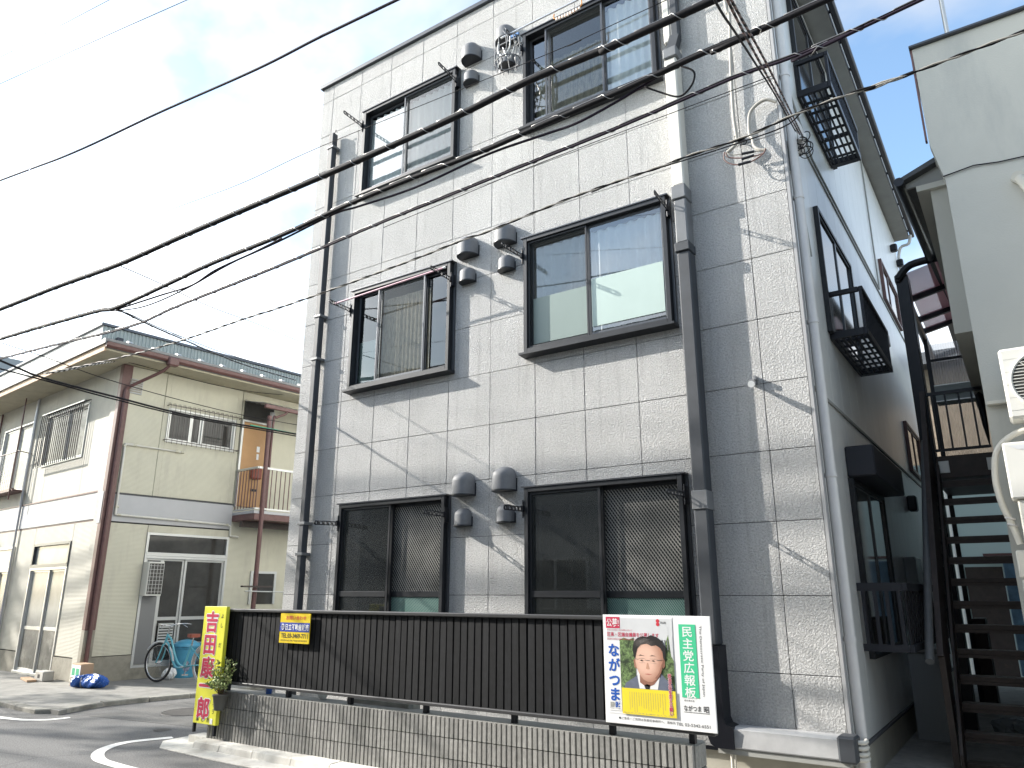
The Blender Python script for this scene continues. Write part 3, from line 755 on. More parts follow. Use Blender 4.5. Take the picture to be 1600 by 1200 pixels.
# left downpipe
build('downpipe', MB().box(-6.105, -6.015, -.125, -.035, .3, 7.87, .012), 'pipe_dark', apt)
for z in (7.62, 5.05, 4.45, 2.32, 1.95): build('pipe_clamp', B(-6.125, -5.995, -.135, .0, z, z+.035, .004), 'pipe_grey', apt)
build('pipe_hook', MB().tube([(-6.02, -.10, 7.86), (-5.985, -.11, 7.90), (-5.97, -.10, 7.86)], .006, 6), 'black', apt)
# right service duct
build('upper_downpipe', MB().box(-.955, -.865, -.10, -.01, 7.05, 8.6, .015), 'pipe_dark', apt)
build('upper_pipe_lit_side', MB().box(-1.03, -.957, -.095, -.005, 7.02, 8.55, .01), 'pipe_white', apt)  # sunlit left side of the dark pipe, put into an ivory strip
build('duct_offset', MB().bar((-.91, -.07, 7.06), (-.955, -.09, 6.88), .10, .09, (0,1,0)), 'pipe_dark', apt)
build('duct_hood', MB().box(-1.02, -.875, -.185, .0, 6.76, 6.88, .01), 'pipe_grey', apt)
build('duct', MB().box(-1.015, -.895, -.165, -.002, 5.305, 6.76, .012), 'pipe_white', apt)
build('duct_joint', MB().box(-1.025, -.885, -.18, .0, 5.16, 5.305, .008), 'pipe_grey', apt)
build('duct', MB().box(-1.012, -.892, -.165, -.002, 4.70, 5.16, .012), 'pipe_grey', apt)
build('duct_joint', MB().box(-1.025, -.883, -.18, .0, 4.61, 4.70, .006), 'pipe_dark', apt)
build('duct', MB().box(-1.012, -.89, -.16, -.002, 1.10, 4.61, .012), 'pipe_dark', apt)
build('duct_joint', MB().box(-1.02, -.882, -.17, .0, 2.20, 2.36, .004), 'pipe_grey', apt)
build('duct_elbow', MB().prism([(-1.005, 1.10), (-.87, 1.10), (-.87, .56), (-.855, .52), (-.80, .50), (-.80, .345), (-.94, .345), (-.985, .37), (-1.005, .42)], 'y', -.185, -.002), 'black', apt)
build('horizontal_duct', MB().prism([(-.16, .35), (-.165, .36), (-.155, .485), (-.12, .505), (-.004, .505), (-.004, .35)], 'x', -.80, -.045), 'duct_lgrey', apt)
build('duct_end_cap', MB().box(-.045, .085, -.178, -.004, .335, .515, .015), 'pipe_dark', apt)
build('duct_underside', MB().box(-.94, .02, -.15, -.02, .305, .345), 'soffit', apt)
pr = MB()
for i, z in enumerate((.47, .43, .39, .355)): pr.tube(catmull([(.07, -.09, z), (.12, -.07, z), (.125, -.0, z), (.11, .05, z)], 4), .016, 8)
build('insulated_pipe', pr, 'pipe_white', apt)
build('small_drain_pipe', MB().tube([(-.875, -.03, .34), (-.875, -.03, .0)], .013, 8).tube([(-.845, -.03, .34), (-.86, -.03, .0)], .009, 6), 'pipe_white', apt)
# white corner downpipe
wp = MB().tube([(.072, .10, 0.0), (.072, .10, 8.42)], .042, 20)
build('corner_downpipe', wp, 'pipe_side', apt)
for z in (8.0, 6.25, 4.95, 3.75, 2.42, 1.15): build('pipe_collar', MB().tube([(.072, .10, z), (.072, .10, z+.035)], .0475, 20).box(.0, .03, .085, .115, z+.005, z+.03), 'pipe_side', apt)
build('pipe_bend', MB().tube(catmull([(.072, .10, 5.78), (.11, .16, 5.74), (.13, .22, 5.62), (.10, .30, 5.5)], 5), .038, 12), 'pipe_side', apt)

# electric service cable on the facade
build('service_cable', MB().tube(catmull([(-.385, -.05, 8.6), (-.38, -.05, 7.26), (-.35, -.05, 7.06), (-.37, -.05, 6.7), (-.39, -.05, 6.31), (-.40, -.05, 5.93), (-.39, -.055, 5.69), (-.39, -.08, 5.62), (-.41, -.09, 5.57), (-.48, -.09, 5.53)], 5), .017, 8), 'cable_w', apt)
build('service_cable', MB().tube(catmull([(.0, -.04, 5.92), (-.09, -.06, 5.97), (-.19, -.06, 5.94), (-.25, -.06, 5.86), (-.265, -.06, 5.68), (-.24, -.07, 5.60), (-.23, -.08, 5.52), (-.19, -.09, 5.46), (-.13, -.09, 5.43)], 5), .016, 8), 'cable_w', apt)
for i, pts in enumerate(([(-.48, 5.53), (-.44, 5.49), (-.30, 5.46), (-.17, 5.44), (-.12, 5.44)], [(-.485, 5.52), (-.46, 5.46), (-.30, 5.40), (-.16, 5.39), (-.12, 5.42)], [(-.49, 5.52), (-.50, 5.44), (-.42, 5.36), (-.28, 5.33), (-.15, 5.37), (-.12, 5.42)])):
    yy = -.09-.02*i
    lp = build('cable_loop', MB().tube(catmull([(p[0], yy, p[1]) for p in pts], 6), .0062, 6), ('cable_w', 'cable_b', 'cable_b')[i], apt)
    c = pts[2] if i < 2 else (-.33, 5.335)
    build('splice', MB().tube([(c[0]-.045, yy, c[1]+(.006 if i != 1 else 0)), (c[0]+.07, yy, c[1]-.008 if i == 0 else c[1])], .013, 8), 'black', lp)
build('cable_clip', MB().box(-.43, -.33, -.03, .0, 5.66, 5.685).ring((-.40, -.04, 5.68), (1,0,0), .028, .006, 12, 5).ring((-.33, -.03, 5.62), (0,1,0), .025, .006, 12, 5), 'black', apt)
# sensor lamp on the facade
sl = build('wall_lamp', MB().box(-.475, -.42, -.05, .0, 3.255, 3.30, .004).box(-.435, -.41, -.07, .0, 3.285, 3.325, .003), 'hood', apt)
build('lamp_head', MB().tube([(-.455, -.05, 3.26), (-.435, -.10, 3.235), (-.43, -.16, 3.225)], [.014, .024, .03], 10), 'white', sl)

# ---- side wall fittings
def side_balcony(y0, y1, z0, z1, x1=.345):
    b = build('balcony', MB().box(x1-.03, x1, y0, y1, z0, z0+.075, .004).box(.002, x1-.03, y0, y0+.035, z0, z0+.075, .004).box(.002, x1-.03, y1-.09, y1, z0, z0+.075, .004).box(.002, .03, y0+.035, y1-.09, z0, z0+.05), 'black', apt)
    build('top_rail', MB().box(x1-.035, x1+.006, y0-.003, y1, z1-.05, z1, .006).box(.002, x1-.035, y0-.003, y0+.037, z1-.05, z1, .006).box(.002, x1-.035, y1-.037, y1, z1-.05, z1, .006), 'black', b)
    for (a_, c_) in ((x1-.032, y0), (x1-.032, y1-.03), (.004, y0)): build('post', B(a_, a_+.028, c_, c_+.03, z0+.075, z1-.05), 'black', b)
    n = int((y1-y0)/.085); bm_ = B(x1-.022, x1-.006, -.006, .006, z0+.07, z1-.045); first = None
    for i in range(1, n):
        yy = y0+(y1-y0)*i/n
        if first is None: first = build('baluster', bm_, 'black', b); first.location = (0, yy, 0)
        else: inst(first, b, (0, yy, 0))
    sm = MB()
    for i in range(5):
        xx = .045+i*.056; sm.box(xx, xx+.02, y0+.035, y1-.09, z0+.004, z0+.018)
    nn = int((y1-y0)/.19)
    for i in range(1, nn): yy = y0+(y1-y0)*i/nn; sm.box(.03, x1-.03, yy-.018, yy+.018, z0+.019, z0+.034)
    build('floor_lattice', sm, 'black', b)
    return b
side_balcony(1.19, 2.78, 3.93, 4.43); side_balcony(.98, 2.66, 6.60, 7.04)
def side_window(y0, y1, z0, z1, split=(.45,), shut=None, fr='frame', glassm='glass_sky'):
    f = MB(); w = .04; xo = .05
    f.box(.001, xo, y0, y0+w, z0, z1, .003); f.box(.001, xo, y1-w, y1, z0, z1, .003); f.box(.001, xo, y0+w, y1-w, z1-w, z1, .003); f.box(.001, xo, y0+w, y1-w, z0, z0+w, .003)
    win = build('window', f, fr, apt)
    ed = [y0+w]+[y0+(y1-y0)*s_ for s_ in split]+[y1-w]
    for a, b in zip(ed, ed[1:]):
        build('sash', MB().box(.012, .034, a, a+.025, z0+w, z1-w).box(.012, .034, b-.025, b, z0+w, z1-w).box(.012, .034, a+.025, b-.025, z0+w, z0+w+.03).box(.012, .034, a+.025, b-.025, z1-w-.025, z1-w), 'frame2' if fr == 'frame' else fr, win)
        build('pane', B(.018, .022, a+.025, b-.025, z0+w+.03, z1-w-.025), 'pane_d' if glassm == 'glass_sky' else glassm, win)
    return win
side_window(1.10, 2.85, 3.99, 5.36, (.5,)); side_window(1.0, 2.8, 6.66, 8.10, (.5,))
side_window(6.1, 7.9, 6.02, 6.73, (.4,), fr='maroon'); side_window(6.3, 7.9, 3.30, 4.08, (.5,), fr='maroon')
lw = side_window(1.22, 3.0, .95, 2.56, (.5,))
build('shutter_box', MB().box(.002, .25, 1.22, 3.1, 2.57, 2.86, .012), 'navy', apt)
lg = build('window_guard', MB().box(.36, .40, 1.0, 3.0, 1.53, 1.60, .004).box(.36, .40, 1.0, 3.0, 1.03, 1.09, .004).box(.002, .36, 1.0, 1.04, 1.53, 1.60).box(.002, .36, 1.0, 1.04, 1.03, 1.09), 'navy', apt)
first = None
for i in range(13):
    yy = 1.03+i*.16
    if first is None: first = build('baluster', B(.372, .388, -.02, .02, 1.09, 1.53), 'black', lg); first.location = (0, yy, 0)
    else: inst(first, lg, (0, yy, 0))
for i in range(4): build('end_baluster', B(.03+i*.095, .06+i*.095, 1.005, 1.02, 1.09, 1.53), 'navy', lg)
for (yy, zz, w_) in ((8.3, 7.75, .12), (9.1, 7.75, .12), (4.9, 4.9, .16), (5.4, 2.62, .18)):  # lowest one is a black box put where a shadow falls
    build('side_vent_and_shadow', MB().box(.0, .12, yy, yy+w_, zz, zz+w_*1.2, .02), 'black', apt)
build('meter_cabinet', MB().box(.002, .14, 4.2, 4.8, 1.1, 1.95, .01), 'frosted_pane', apt)
build('side_conduit', MB().tube([(.018, .55, 6.35), (.018, 1.3, 6.02), (.018, 2.0, 6.02), (.018, 5.6, 6.02), (.018, 5.6, 8.4)], .012, 6), 'soffit', apt)
build('eave_downpipe', MB().tube(catmull([(.30, 9.3, 8.42), (.25, 9.3, 8.25), (.06, 9.3, 8.1), (.05, 9.3, 7.0), (.05, 9.3, 0)], 5), .03, 8), 'pipe_side', apt)
# service drop insulators on the side wall
ib = build('insulator_bracket', MB().box(.0, .03, -.02+.2, .24, 5.30, 5.62).bar((.015, .21, 5.56), (.15, .16, 5.58), .02, .02).bar((.015, .21, 5.34), (.13, .14, 5.50), .02, .02), 'alu', apt)
im = MB()
for k in range(3): im.tube([(.10+.035*k, .10+.03*k, 5.56), (.10+.035*k, .10+.03*k, 5.62)], [.018, .022], 8)
build('insulator', im, 'white', ib)
wl = MB()
for k in range(9):
    cx = .14+random.uniform(-.05, .06); cz = 5.52+random.uniform(-.14, .06); rr = random.uniform(.035, .085)
    wl.ring((cx, .10+random.uniform(-.03, .06), cz), (random.uniform(-.4, .4), 1, random.uniform(-.3, .3)), rr, .0045, 18, 5, 0, random.uniform(3.2, 6.0))
build('wire_tangle', wl, 'cable', ib)
build('conduit', MB().tube(catmull([(.02, .22, 5.34), (.02, .5, 5.0), (.02, .62, 4.6)], 4), .013, 6), 'soffit', ib)

# things hanging outside the windows
def pole(name, a, b, r, m, label, group):
    t = MB().tube([a, b], r, 12)
    o = build(name, t, m); tag(o, label, 'laundry pole', group)
    e = MB()
    for p, q in ((a, b), (b, a)):
        p = Vector(p); q = Vector(q); d = (q-p).normalized(); e.tube([p-d*.004, p+d*.03], r*1.12, 12)
    build('end_cap', e, 'white', o)
    return o
pole('laundry_pole', (-5.53, -.335, 5.045), (-3.70, -.335, 5.085), .0105, 'pinkpole', 'pink laundry pole resting in the brackets of the lower left upstairs window', 'laundry poles')
pole('laundry_pole', (-2.92, -.36, 7.815), (-1.0, -.33, 7.86), .0105, 'chrome', 'shiny silver laundry pole across the top right window', 'laundry poles')
cp = build('clothes_peg_string', MB().tube(catmull([(-2.20, -.345, 7.80), (-2.19, -.345, 7.735), (-2.0, -.345, 7.70), (-1.86, -.345, 7.735), (-1.85, -.345, 7.815)], 5), .008, 6), 'peg_o'); tag(cp, 'short string of pale clothes pegs with orange ends hanging on the silver pole', 'clothes pegs')
pg = MB()
for i in range(9): pg.box(-2.18+i*.036, -2.155+i*.036, -.355, -.335, 7.685+.012*abs(i-4)*.3, 7.735, .003)
build('peg', pg, 'peg_w', cp)
# octopus hanger
oc = empty('clothes_hanger', (-2.80, -.40, 7.70), 0, 'grey plastic octopus hanger with dangling pegs beside the top right window', 'clothes hanger')
o1 = MB(); RX, RY = .155, .12
def ell(z, sx, sy): return [(sx*math.cos(2*math.pi*k/32), sy*math.sin(2*math.pi*k/32), z) for k in range(32)]
o1.tube(ell(-.02, RX, RY), .007, 6, closed=True); o1.tube(ell(-.30, RX*1.02, RY*1.0), .007, 6, closed=True)
for k in range(10):
    t = 2*math.pi*k/10; o1.tube([(RX*math.cos(t), RY*math.sin(t), -.02), (RX*1.06*math.cos(t+.1), RY*math.sin(t+.1), -.16), (RX*1.02*math.cos(t), RY*math.sin(t), -.30)], .0055, 5)
build('hoop', o1, 'hood', oc)
build('arm', MB().tube(catmull([(-.09, -.05, -.02), (-.10, -.05, -.15), (-.02, -.06, -.25), (.06, -.05, -.17), (.07, -.05, -.02)], 5), .009, 6).tube(catmull([(-.10, .05, -.02), (-.02, .06, -.2), (.09, .05, -.02)], 5), .008, 6), 'alu', oc)
build('hook', MB().tube(catmull([(0, 0, -.02), (0, 0, .06), (-.03, 0, .11), (-.06, 0, .16), (-.04, 0, .19), (-.01, 0, .14), (.01, 0, .09)], 5), .007, 6).bar((-.12, 0, -.02), (.12, 0, -.02), .012, .012), 'hood', oc)
first = None
for k in range(16):
    t = 2*math.pi*k/16; p = (RX*.95*math.cos(t), RY*.9*math.sin(t), -.32)
    if first is None:
        pm = MB().tube([(0,0,.02), (0,0,-.01)], .002, 4).add([(-.018,-.004,0),(.018,-.004,0),(0,-.004,-.062),(-.018,.004,0),(.018,.004,0),(0,.004,-.062)], [(0,1,2),(3,5,4),(0,3,4,1),(1,4,5,2),(2,5,3,0)])
        first = build('peg', pm, 'hood', oc); first.location = p
    else: q = inst(first, oc, p); q.rotation_euler = (0, 0, t)
build('blue_clip', MB().box(.04, .16, -.012, .012, .0, .035, .004), 'pegblue', oc)

# ================================================================== BOUNDARY FENCE + TILED WALL
tw = empty('tiled_wall', (-3.4, -1.08, .07), 0, 'low wall faced with narrow vertical grey tiles under the black fence', 'wall')
def loc(mb, e): 
    o = Vector(e.location); mb.v = [tuple(Vector(v)-o) for v in mb.v]; return mb
build('wall_core', loc(B(-5.995, -.73, -1.19, -.98, .05, .525), tw), 'grout', tw)
build('wall_cap', loc(B(-5.995, -.73, -1.19, -.98, .526, .533), tw), 'soffit', tw)
rows = [(.075, .222), (.229, .376), (.383, .528)]
pit = .0470; n = int((5.995-.73)/pit)
big = MB(); tiles = []
for i in range(n):
    for j, (a, b) in enumerate(rows): tiles.append((i, j, a, b))
# nearest / largest 300 single tiles, the rest joined
tiles.sort(key=lambda t: -t[0]*1.0 + (0))
tm = [None]*3
cnt = 0
for (i, j, a, b) in tiles:
    x0 = -5.99+i*pit; yo = random.uniform(-.003, .0)
    if cnt < 298:
        if tm[j] is None:
            mb = MB().prism([(.002, 0), (.008, -.017), (pit-.008, -.017), (pit-.002, 0)], 'z', a-.07, b-.07)
            o = build('tile', mb, 'tile', tw); tm[j] = o
        else: o = inst(tm[j], tw)
        o.location = (x0+3.4, -.11+yo-.0005, 0); cnt += 1
    else:
        big.prism([(x0+3.4+.002, -.1105+yo), (x0+3.4+.008, -.1275+yo), (x0+3.4+pit-.008, -.1275+yo), (x0+3.4+pit-.002, -.1105+yo)], 'z', a-.07, b-.07)
tag(build('tiles', big, 'tile', tw), kind='stuff')
en = MB()
for k in range(4):
    for (a, b) in rows: en.box(2.671, 2.683, -.108+k*.048, -.064+k*.048, a-.07, b-.07, .002)
tag(build('end_tiles', en, 'tile', tw), kind='stuff')

fe = empty('black_fence', (-3.2, -1.17, .533), 0, 'long black vertical slat fence panel above the tiled wall', 'fence')
fx0, fx1 = -5.86, -.56
build('top_rail', loc(MB().box(fx0, fx1, -1.235, -1.165, 1.318, 1.348, .006), fe), 'rail_lit', fe)
build('bottom_rail', loc(MB().box(fx0, fx1, -1.235, -1.165, .607, .635, .006), fe), 'rail_lit', fe)
build('mid_rail', loc(MB().box(fx0, fx1, -1.178, -1.150, .93, .98), fe), 'fence', fe)
sp = .0735; first = None
i = 0; x = fx0+.004
while x+sp < fx1:
    if first is None:
        first = build('slat', MB().prism([(.001, 0), (.004, -.014), (sp-.011, -.014), (sp-.007, 0)], 'z', .102, .785), 'fence', fe); first.location = (x+3.2, -.022, 0)
    else: q = inst(first, fe, (x+3.2, -.022+random.uniform(-.0015, .0015), 0)); q.rotation_euler = (random.uniform(-.003, .003), random.uniform(-.004, .004), random.uniform(-.03, .03))
    x += sp; i += 1
build('backing_panel', loc(B(fx0, fx1, -1.188, -1.180, .632, 1.32), fe), 'black', fe)
first = None
for px_ in (-5.8, -4.85, -4.0, -3.1, -2.2, -1.35, -.75):
    if first is None: first = build('post', MB().box(-.02, .02, -.02, .02, .002, .10), 'black', fe); first.location = (px_+3.2, .03, 0)
    else: inst(first, fe, (px_+3.2, .03, 0))
build('post', loc(MB().box(fx0-.03, fx0-.001, -1.22, -1.17, .535, 1.345, .004), fe), 'black', fe)
# gravel and oddments behind the fence gap
tag(build('blue_cup', MB().tube([(-5.22, -1.08, .535), (-5.22, -1.08, .60)], [.03, .034], 12), 'tarp'), 'small blue tin standing on top of the tiled wall', 'tin')
tag(build('white_dish', MB().tube([(-4.47, -1.05, .535), (-4.47, -1.05, .585)], [.03, .055], 14), 'white'), 'pale dish on the tiled wall below the fence', 'dish')
tag(build('stone_block', MB().box(-4.17, -3.35, -1.05, -.9, .3, .60, .03), 'concrete'), 'pale rough stone block seen through the gap under the fence', 'stone')

# ---- sign boards
ys_ = -1.262
sg = empty('election_sign', (-5.95, -1.26, .215), 0, 'tall narrow lime yellow signboard with large red lettering at the fence end', 'sign')
SW = .385
def sloc(mb): return mb
# local: x -.19..+.19, z 0..1.16
build('board', MB().box(-SW/2, SW/2, -.02, .02, 0, 1.155, .004), 'signyellow', sg)
build('side_face', MB().box(SW/2+.0005, SW/2+.002, -.018, .018, .003, 1.152), 'signyellow', sg)
build('leg', MB().box(-SW/2+.0, -SW/2+.02, -.015, .015, -.09, -.001), 'black', sg)
build('leg', MB().box(SW/2-.045, SW/2-.02, -.015, .015, -.10, -.001), 'black', sg)
tx = MB(); tw_ = MB(); cz = [1.00, .775, .545, .365, .15]
for ch, z in zip('吉田康一郎', cz):
    hh = .20 if ch != '一' else .17
    put_heavy(tw_, ch, -.035, z, .225, hh*1.08, -.0215, .0155, 12); put_heavy(tx, ch, -.035, z, .225, hh*1.08, -.0235, .0065)
build('lettering_outline', tw_, 'posterw', sg); build('lettering', tx, 'crimson', sg)
t2 = MB()
for ch, z in (('よ', 1.06), ('し', .965), ('だ', .77), ('こ', .605), ('う', .53), ('い', .40), ('ち', .345), ('ろ', .20), ('う', .13)):
    put_glyph(t2, ch, .135, z, .05, .05, -.022, .01)
for ch, xx in zip('事務所', (-.115, -.025, .065)): put_glyph(t2, ch, xx, .045, .05, .05, -.022, .014)
build('small_lettering', t2, 'ink', sg)
build('sticker', MB().box(.095, .14, -.0225, -.0205, .01, .06), 'posterw', sg)

ysn = empty('estate_agent_sign', (-4.71, -1.245, 1.04), 0, 'small yellow sign with a blue band and telephone number on the black fence', 'sign')
build('board', MB().box(-.215, .215, -.004, .006, 0, .275), 'yellow', ysn)
build('blue_band', MB().box(-.215, .215, -.0058, -.0042, .105, .19), 'bluep', ysn)
t = MB(); put_text(t, 'お問い合わせ', -.13, .16, .215, .255, -.006, .012); build('red_lettering', t, 'red', ysn)
t = MB(); put_text(t, '日立不動産販売', -.13, .205, .118, .178, -.0075, .02)
t.ring((-.168, -.0075, .148), (0,1,0), .024, .004, 20, 4); put_glyph(t, '中', -.168, .148, .036, .036, -.0078, .01); build('white_lettering', t, 'posterw', ysn)
t = MB(); put_text(t, 'TEL:03-3469-7711', -.19, .20, .047, .09, -.006, .012)
put_text(t, '東京都渋谷区笹塚 不動産売買賃貸管理', -.19, .19, .016, .032, -.006, .0); build('black_lettering', t, 'ink', ysn)

pb = empty('party_poster_board', (-.94, -1.25, .63), 0, 'white notice board on the fence with a green strip and a pasted portrait poster', 'notice board')
# local: x -.404..+.404, z 0..0.725
build('board', MB().box(-.404, .404, -.004, .008, 0, .727, .002), 'posterw', pb)
# sub: poster sheet at left
px0, px1, pz0, pz1 = -.378, .135, .065, .715
ps = build('poster', MB().box(px0, px1, -.0058, -.0043, pz0, pz1), 'posterw', pb)
def flat(name, poly, m, d, par=ps): return build(name, MB().prism(poly, 'y', -.0058-d, -.0058-d+.0008), m, par)
def rc(a, b, c, d): return [(a, c), (b, c), (b, d), (a, d)]
flat('backdrop', rc(px0+.005, px1-.003, .40, .705), 'posterg', .001)
flat('foliage', [(-.275, .235), (-.275, .555), (-.24, .572), (-.20, .56), (-.16, .575), (-.15, .235)], 'printleaf', .0022)
flat('foliage', [(.0, .235), (.0, .43), (.04, .46), (.07, .53), (.10, .60), (.115, .46), (px1-.003, .43), (px1-.003, .235)], 'printleaf', .0022)
flat('stone_building', [(-.16, .43), (-.16, .58), (-.06, .60), (-.06, .66), (.0, .695), (.05, .685), (.10, .65), (.10, .60), (.13, .59), (.13, .45), (.08, .43)], 'posterg', .0018)
cm = MB()
for k in range(5): cm.prism(rc(.01+k*.02, .018+k*.02, .50, .565), 'y', -.0058-.0030, -.0058-.0022)
build('columns', cm, 'pipe_grey', ps)
flat('suit', [(-.255, .22), (-.235, .27), (-.16, .315), (-.12, .345), (-.05, .26), (.035, .345), (.07, .31), (.115, .28), (.13, .22)], 'suit', .003)
flat('shirt', [(-.13, .24), (-.145, .335), (-.10, .36), (-.02, .36), (.03, .35), (.005, .24)], 'posterw', .0038)
flat('tie', [(-.085, .24), (-.095, .262), (-.072, .272), (-.05, .265), (-.055, .24)], 'ink', .0046)
def hp(pts): return [(-.05+(x+.075)*.86, .285+(z-.295)*.80) for x, z in pts]
flat('neck', [(-.125, .28), (-.125, .37), (.02, .37), (.03, .33), (-.02, .272), (-.06, .255), (-.10, .265)], 'skin_d', .0046)
flat('ear', hp([(-.212, .47), (-.205, .41), (-.185, .40), (-.18, .50)]), 'skin_d', .0050)
flat('ear', hp([(.062, .49), (.06, .43), (.045, .41), (.035, .50)]), 'skin_d', .0050)
flat('face', hp([(-.192, .53), (-.195, .46), (-.185, .41), (-.165, .36), (-.13, .315), (-.09, .297), (-.055, .297), (-.01, .325), (.025, .375), (.042, .43), (.05, .48), (.048, .54), (.02, .59), (-.05, .61), (-.13, .605), (-.175, .58)]), 'skin', .0056)
flat('jaw_shadow', hp([(-.01, .325), (.025, .375), (.042, .43), (.05, .48), (.03, .44), (.01, .38), (-.03, .33)]), 'skin_d', .0060)
flat('hair', hp([(-.205, .49), (-.218, .56), (-.205, .62), (-.17, .655), (-.12, .672), (-.085, .665), (-.05, .682), (.0, .668), (.045, .635), (.07, .585), (.074, .53), (.062, .475), (.05, .50), (.045, .55), (.03, .578), (-.01, .60), (-.05, .592), (-.09, .612), (-.14, .60), (-.172, .57), (-.185, .53), (-.195, .485)]), 'hair', .0066)
flat('hair_sheen', hp([(-.16, .63), (-.11, .655), (-.06, .645), (-.10, .63), (-.14, .61)]), 'hair_l', .0074)
fz = MB()
for cx in (-.105, -.018): fz.prism([(cx-.026, .4385), (cx+.026, .4385), (cx+.026, .4395), (cx-.026, .4395)], 'y', -.0134, -.0128).prism([(cx-.022, .410), (cx+.022, .410), (cx+.022, .4107), (cx-.022, .4107)], 'y', -.0134, -.0128)
fz.bar((-.079, -.0130, .428), (-.044, -.0130, .428), .0016, .0016); fz.bar((-.131, -.0130, .43), (-.157, -.0130, .436), .0016, .0016); fz.bar((.008, -.0130, .43), (.05, -.0130, .436), .0016, .0016)
build('spectacles', fz, 'pipe_grey', ps)
fe_ = MB()
for cx in (-.105, -.018):
    fe_.prism([(cx-.013, .425), (cx, .430), (cx+.013, .425), (cx, .4215)], 'y', -.0134, -.0126)
    fe_.prism([(cx-.024, .455), (cx-.008, .463), (cx+.022, .457), (cx-.008, .459)], 'y', -.0134, -.0126)
build('eyes', fe_, 'hair', ps)
flat('mouth', [(-.09, .337), (-.06, .341), (-.03, .337), (-.06, .332)], 'lip', .0066)
flat('nose', [(-.075, .372), (-.066, .41), (-.058, .41), (-.048, .372), (-.061, .368)], 'skin_d', .0064)
flat('yellow_panel', rc(-.265, px1-.001, .07, .238), 'posteryel', .0072)
t = MB()
for k in range(16): 
    n_ = random.randint(7, 10); zt = .215
    xx = .055-k*.0175
    for q in range(n_*2): t.add([(xx, -.0140, zt-q*.0065), (xx+.0035, -.0140, zt-q*.0065), (xx+.0035, -.0140, zt-q*.0065-.0038), (xx, -.0140, zt-q*.0065-.0038)], [(0, 3, 2, 1)])
put_text(t, 'あなたの声をお聞かせください', -.255, .12, .076, .084, -.0140)
build('fine_print', t, 'concbase', ps)
flat('red_block', rc(-.378, -.268, .635, .712), 'crimson', .0022)
t = MB(); put_text(t, '公募!', -.372, -.275, .645, .702, -.0088, .012); build('white_lettering', t, 'posterw', ps)
t = MB(); put_text(t, '区長・区議会議員を公募します', -.37, .03, .578, .608, -.0085, .01); put_text(t, '平成十九年統一地方選挙に向けて', -.37, -.17, .618, .628, -.0085, .0)
put_text(t, '東京都第七区総支部 応募資格・選考方法など詳しくはホームページまで', -.37, -.08, .556, .566, -.0085, .0); build('red_lettering', t, 'crimson', ps)
flat('name_strip', rc(-.372, -.272, .085, .55), 'posterw', .0025)
t = MB()
for ch, z in zip('ながつま', (.485, .385, .285, .19)): put_heavy(t, ch, -.322, z, .092, .094, -.0096, .0032)
put_glyph(t, '昭', -.30, .122, .044, .048, -.0096, .03); build('blue_lettering', t, 'blued', ps)
t = MB(); put_glyph(t, '長妻', -.352, .125, .020, .024, -.0096, .0); put_text(t, 'http://naga', -.365, -.28, .093, .103, -.0096)
for k in range(6): t.prism(rc(-.362, -.33, .105+k*.006, .108+k*.006), 'y', -.0097, -.0095)
build('grey_lettering', t, 'soffit', ps)
t = MB(); tb = MB()
for k, ch in enumerate('政治文化を変える闘い'): put_heavy(tb, ch, .098, .335-k*.0265, .028, .028, -.0146, .0022, 6); put_heavy(t, ch, .098, .335-k*.0265, .028, .028, -.0156, .0006, 4)
build('slogan_outline', tb, 'posterw', ps); build('slogan', t, 'crimson', ps)
build('party_mark', MB().disc((.027, -.0085, .69), (0,-1,0), .013, 16).disc((.027, -.0087, .668), (0,-1,0), .013, 16), 'red', ps)
t = MB(); put_text(t, '民主党', .048, .088, .671, .687, -.0085, .015); build('mark_lettering', t, 'ink', ps)
# green strip
gs = build('green_strip', MB().box(.178, .298, -.0060, -.0044, .205, .672), 'dpgreen', pb)
t = MB()
for k, ch in enumerate('民主党広報板'): put_heavy(t, ch, .238, .625-k*.0775, .080, .073, -.0064, .0012, 6)
build('white_lettering', t, 'posterw', gs)
t = MB(); put_text(t, 'The Democratic Party of Japan', 0, .445, 0, .020, 0)
t.v = [(.320+v[2]*1.0, -.0055, .665-v[0]) for v in t.v]; build('side_lettering', t, 'ink', pb)
t = MB(); put_text(t, '掲示責任者', .19, .262, .180, .192, -.0055); put_text(t, 'ながつま', .185, .305, .122, .158, -.0055, .012); put_text(t, '昭', .322, .358, .12, .158, -.0055, .012)
t.box(.185, .36, -.0055, -.0045, .113, .1155)
put_text(t, '●ご意見・ご質問は長妻昭事務所へ、連絡先', -.30, .12, .030, .047, -.0055); put_text(t, 'TEL 03-5342-6551', .125, .36, .026, .045, -.0055); build('black_lettering', t, 'ink', pb)

# flower pot hung on the wall end
fp = empty('potted_plant', (-5.69, -1.30, .37), 0, 'small potted shrub with pale variegated leaves hung at the end of the tiled wall', 'potted plant')
build('pot', MB().tube([(0, 0, .0), (0, 0, .13), (0, 0, .132), (0, 0, .15)], [.052, .072, .080, .080], 20), 'pot', fp)
build('soil', MB().disc((0, 0, .151), (0,0,1), .07, 20), 'soil', fp)
st = MB(); lv = MB(); lv2 = MB()
def leaf(mb, p, d, L_, w):
    d = Vector(d).normalized(); s_ = d.cross(Vector((random.uniform(-1,1), random.uniform(-1,1), random.uniform(-.3,1)))).normalized()
    up = d.cross(s_)*.18*L_
    p = Vector(p); mb.add([p, p+d*L_*.45+s_*w+up*.5, p+d*L_, p+d*L_*.45-s_*w+up*.5, p+d*L_*.5-up*.2], [(0,1,4),(1,2,4),(2,3,4),(3,0,4)])
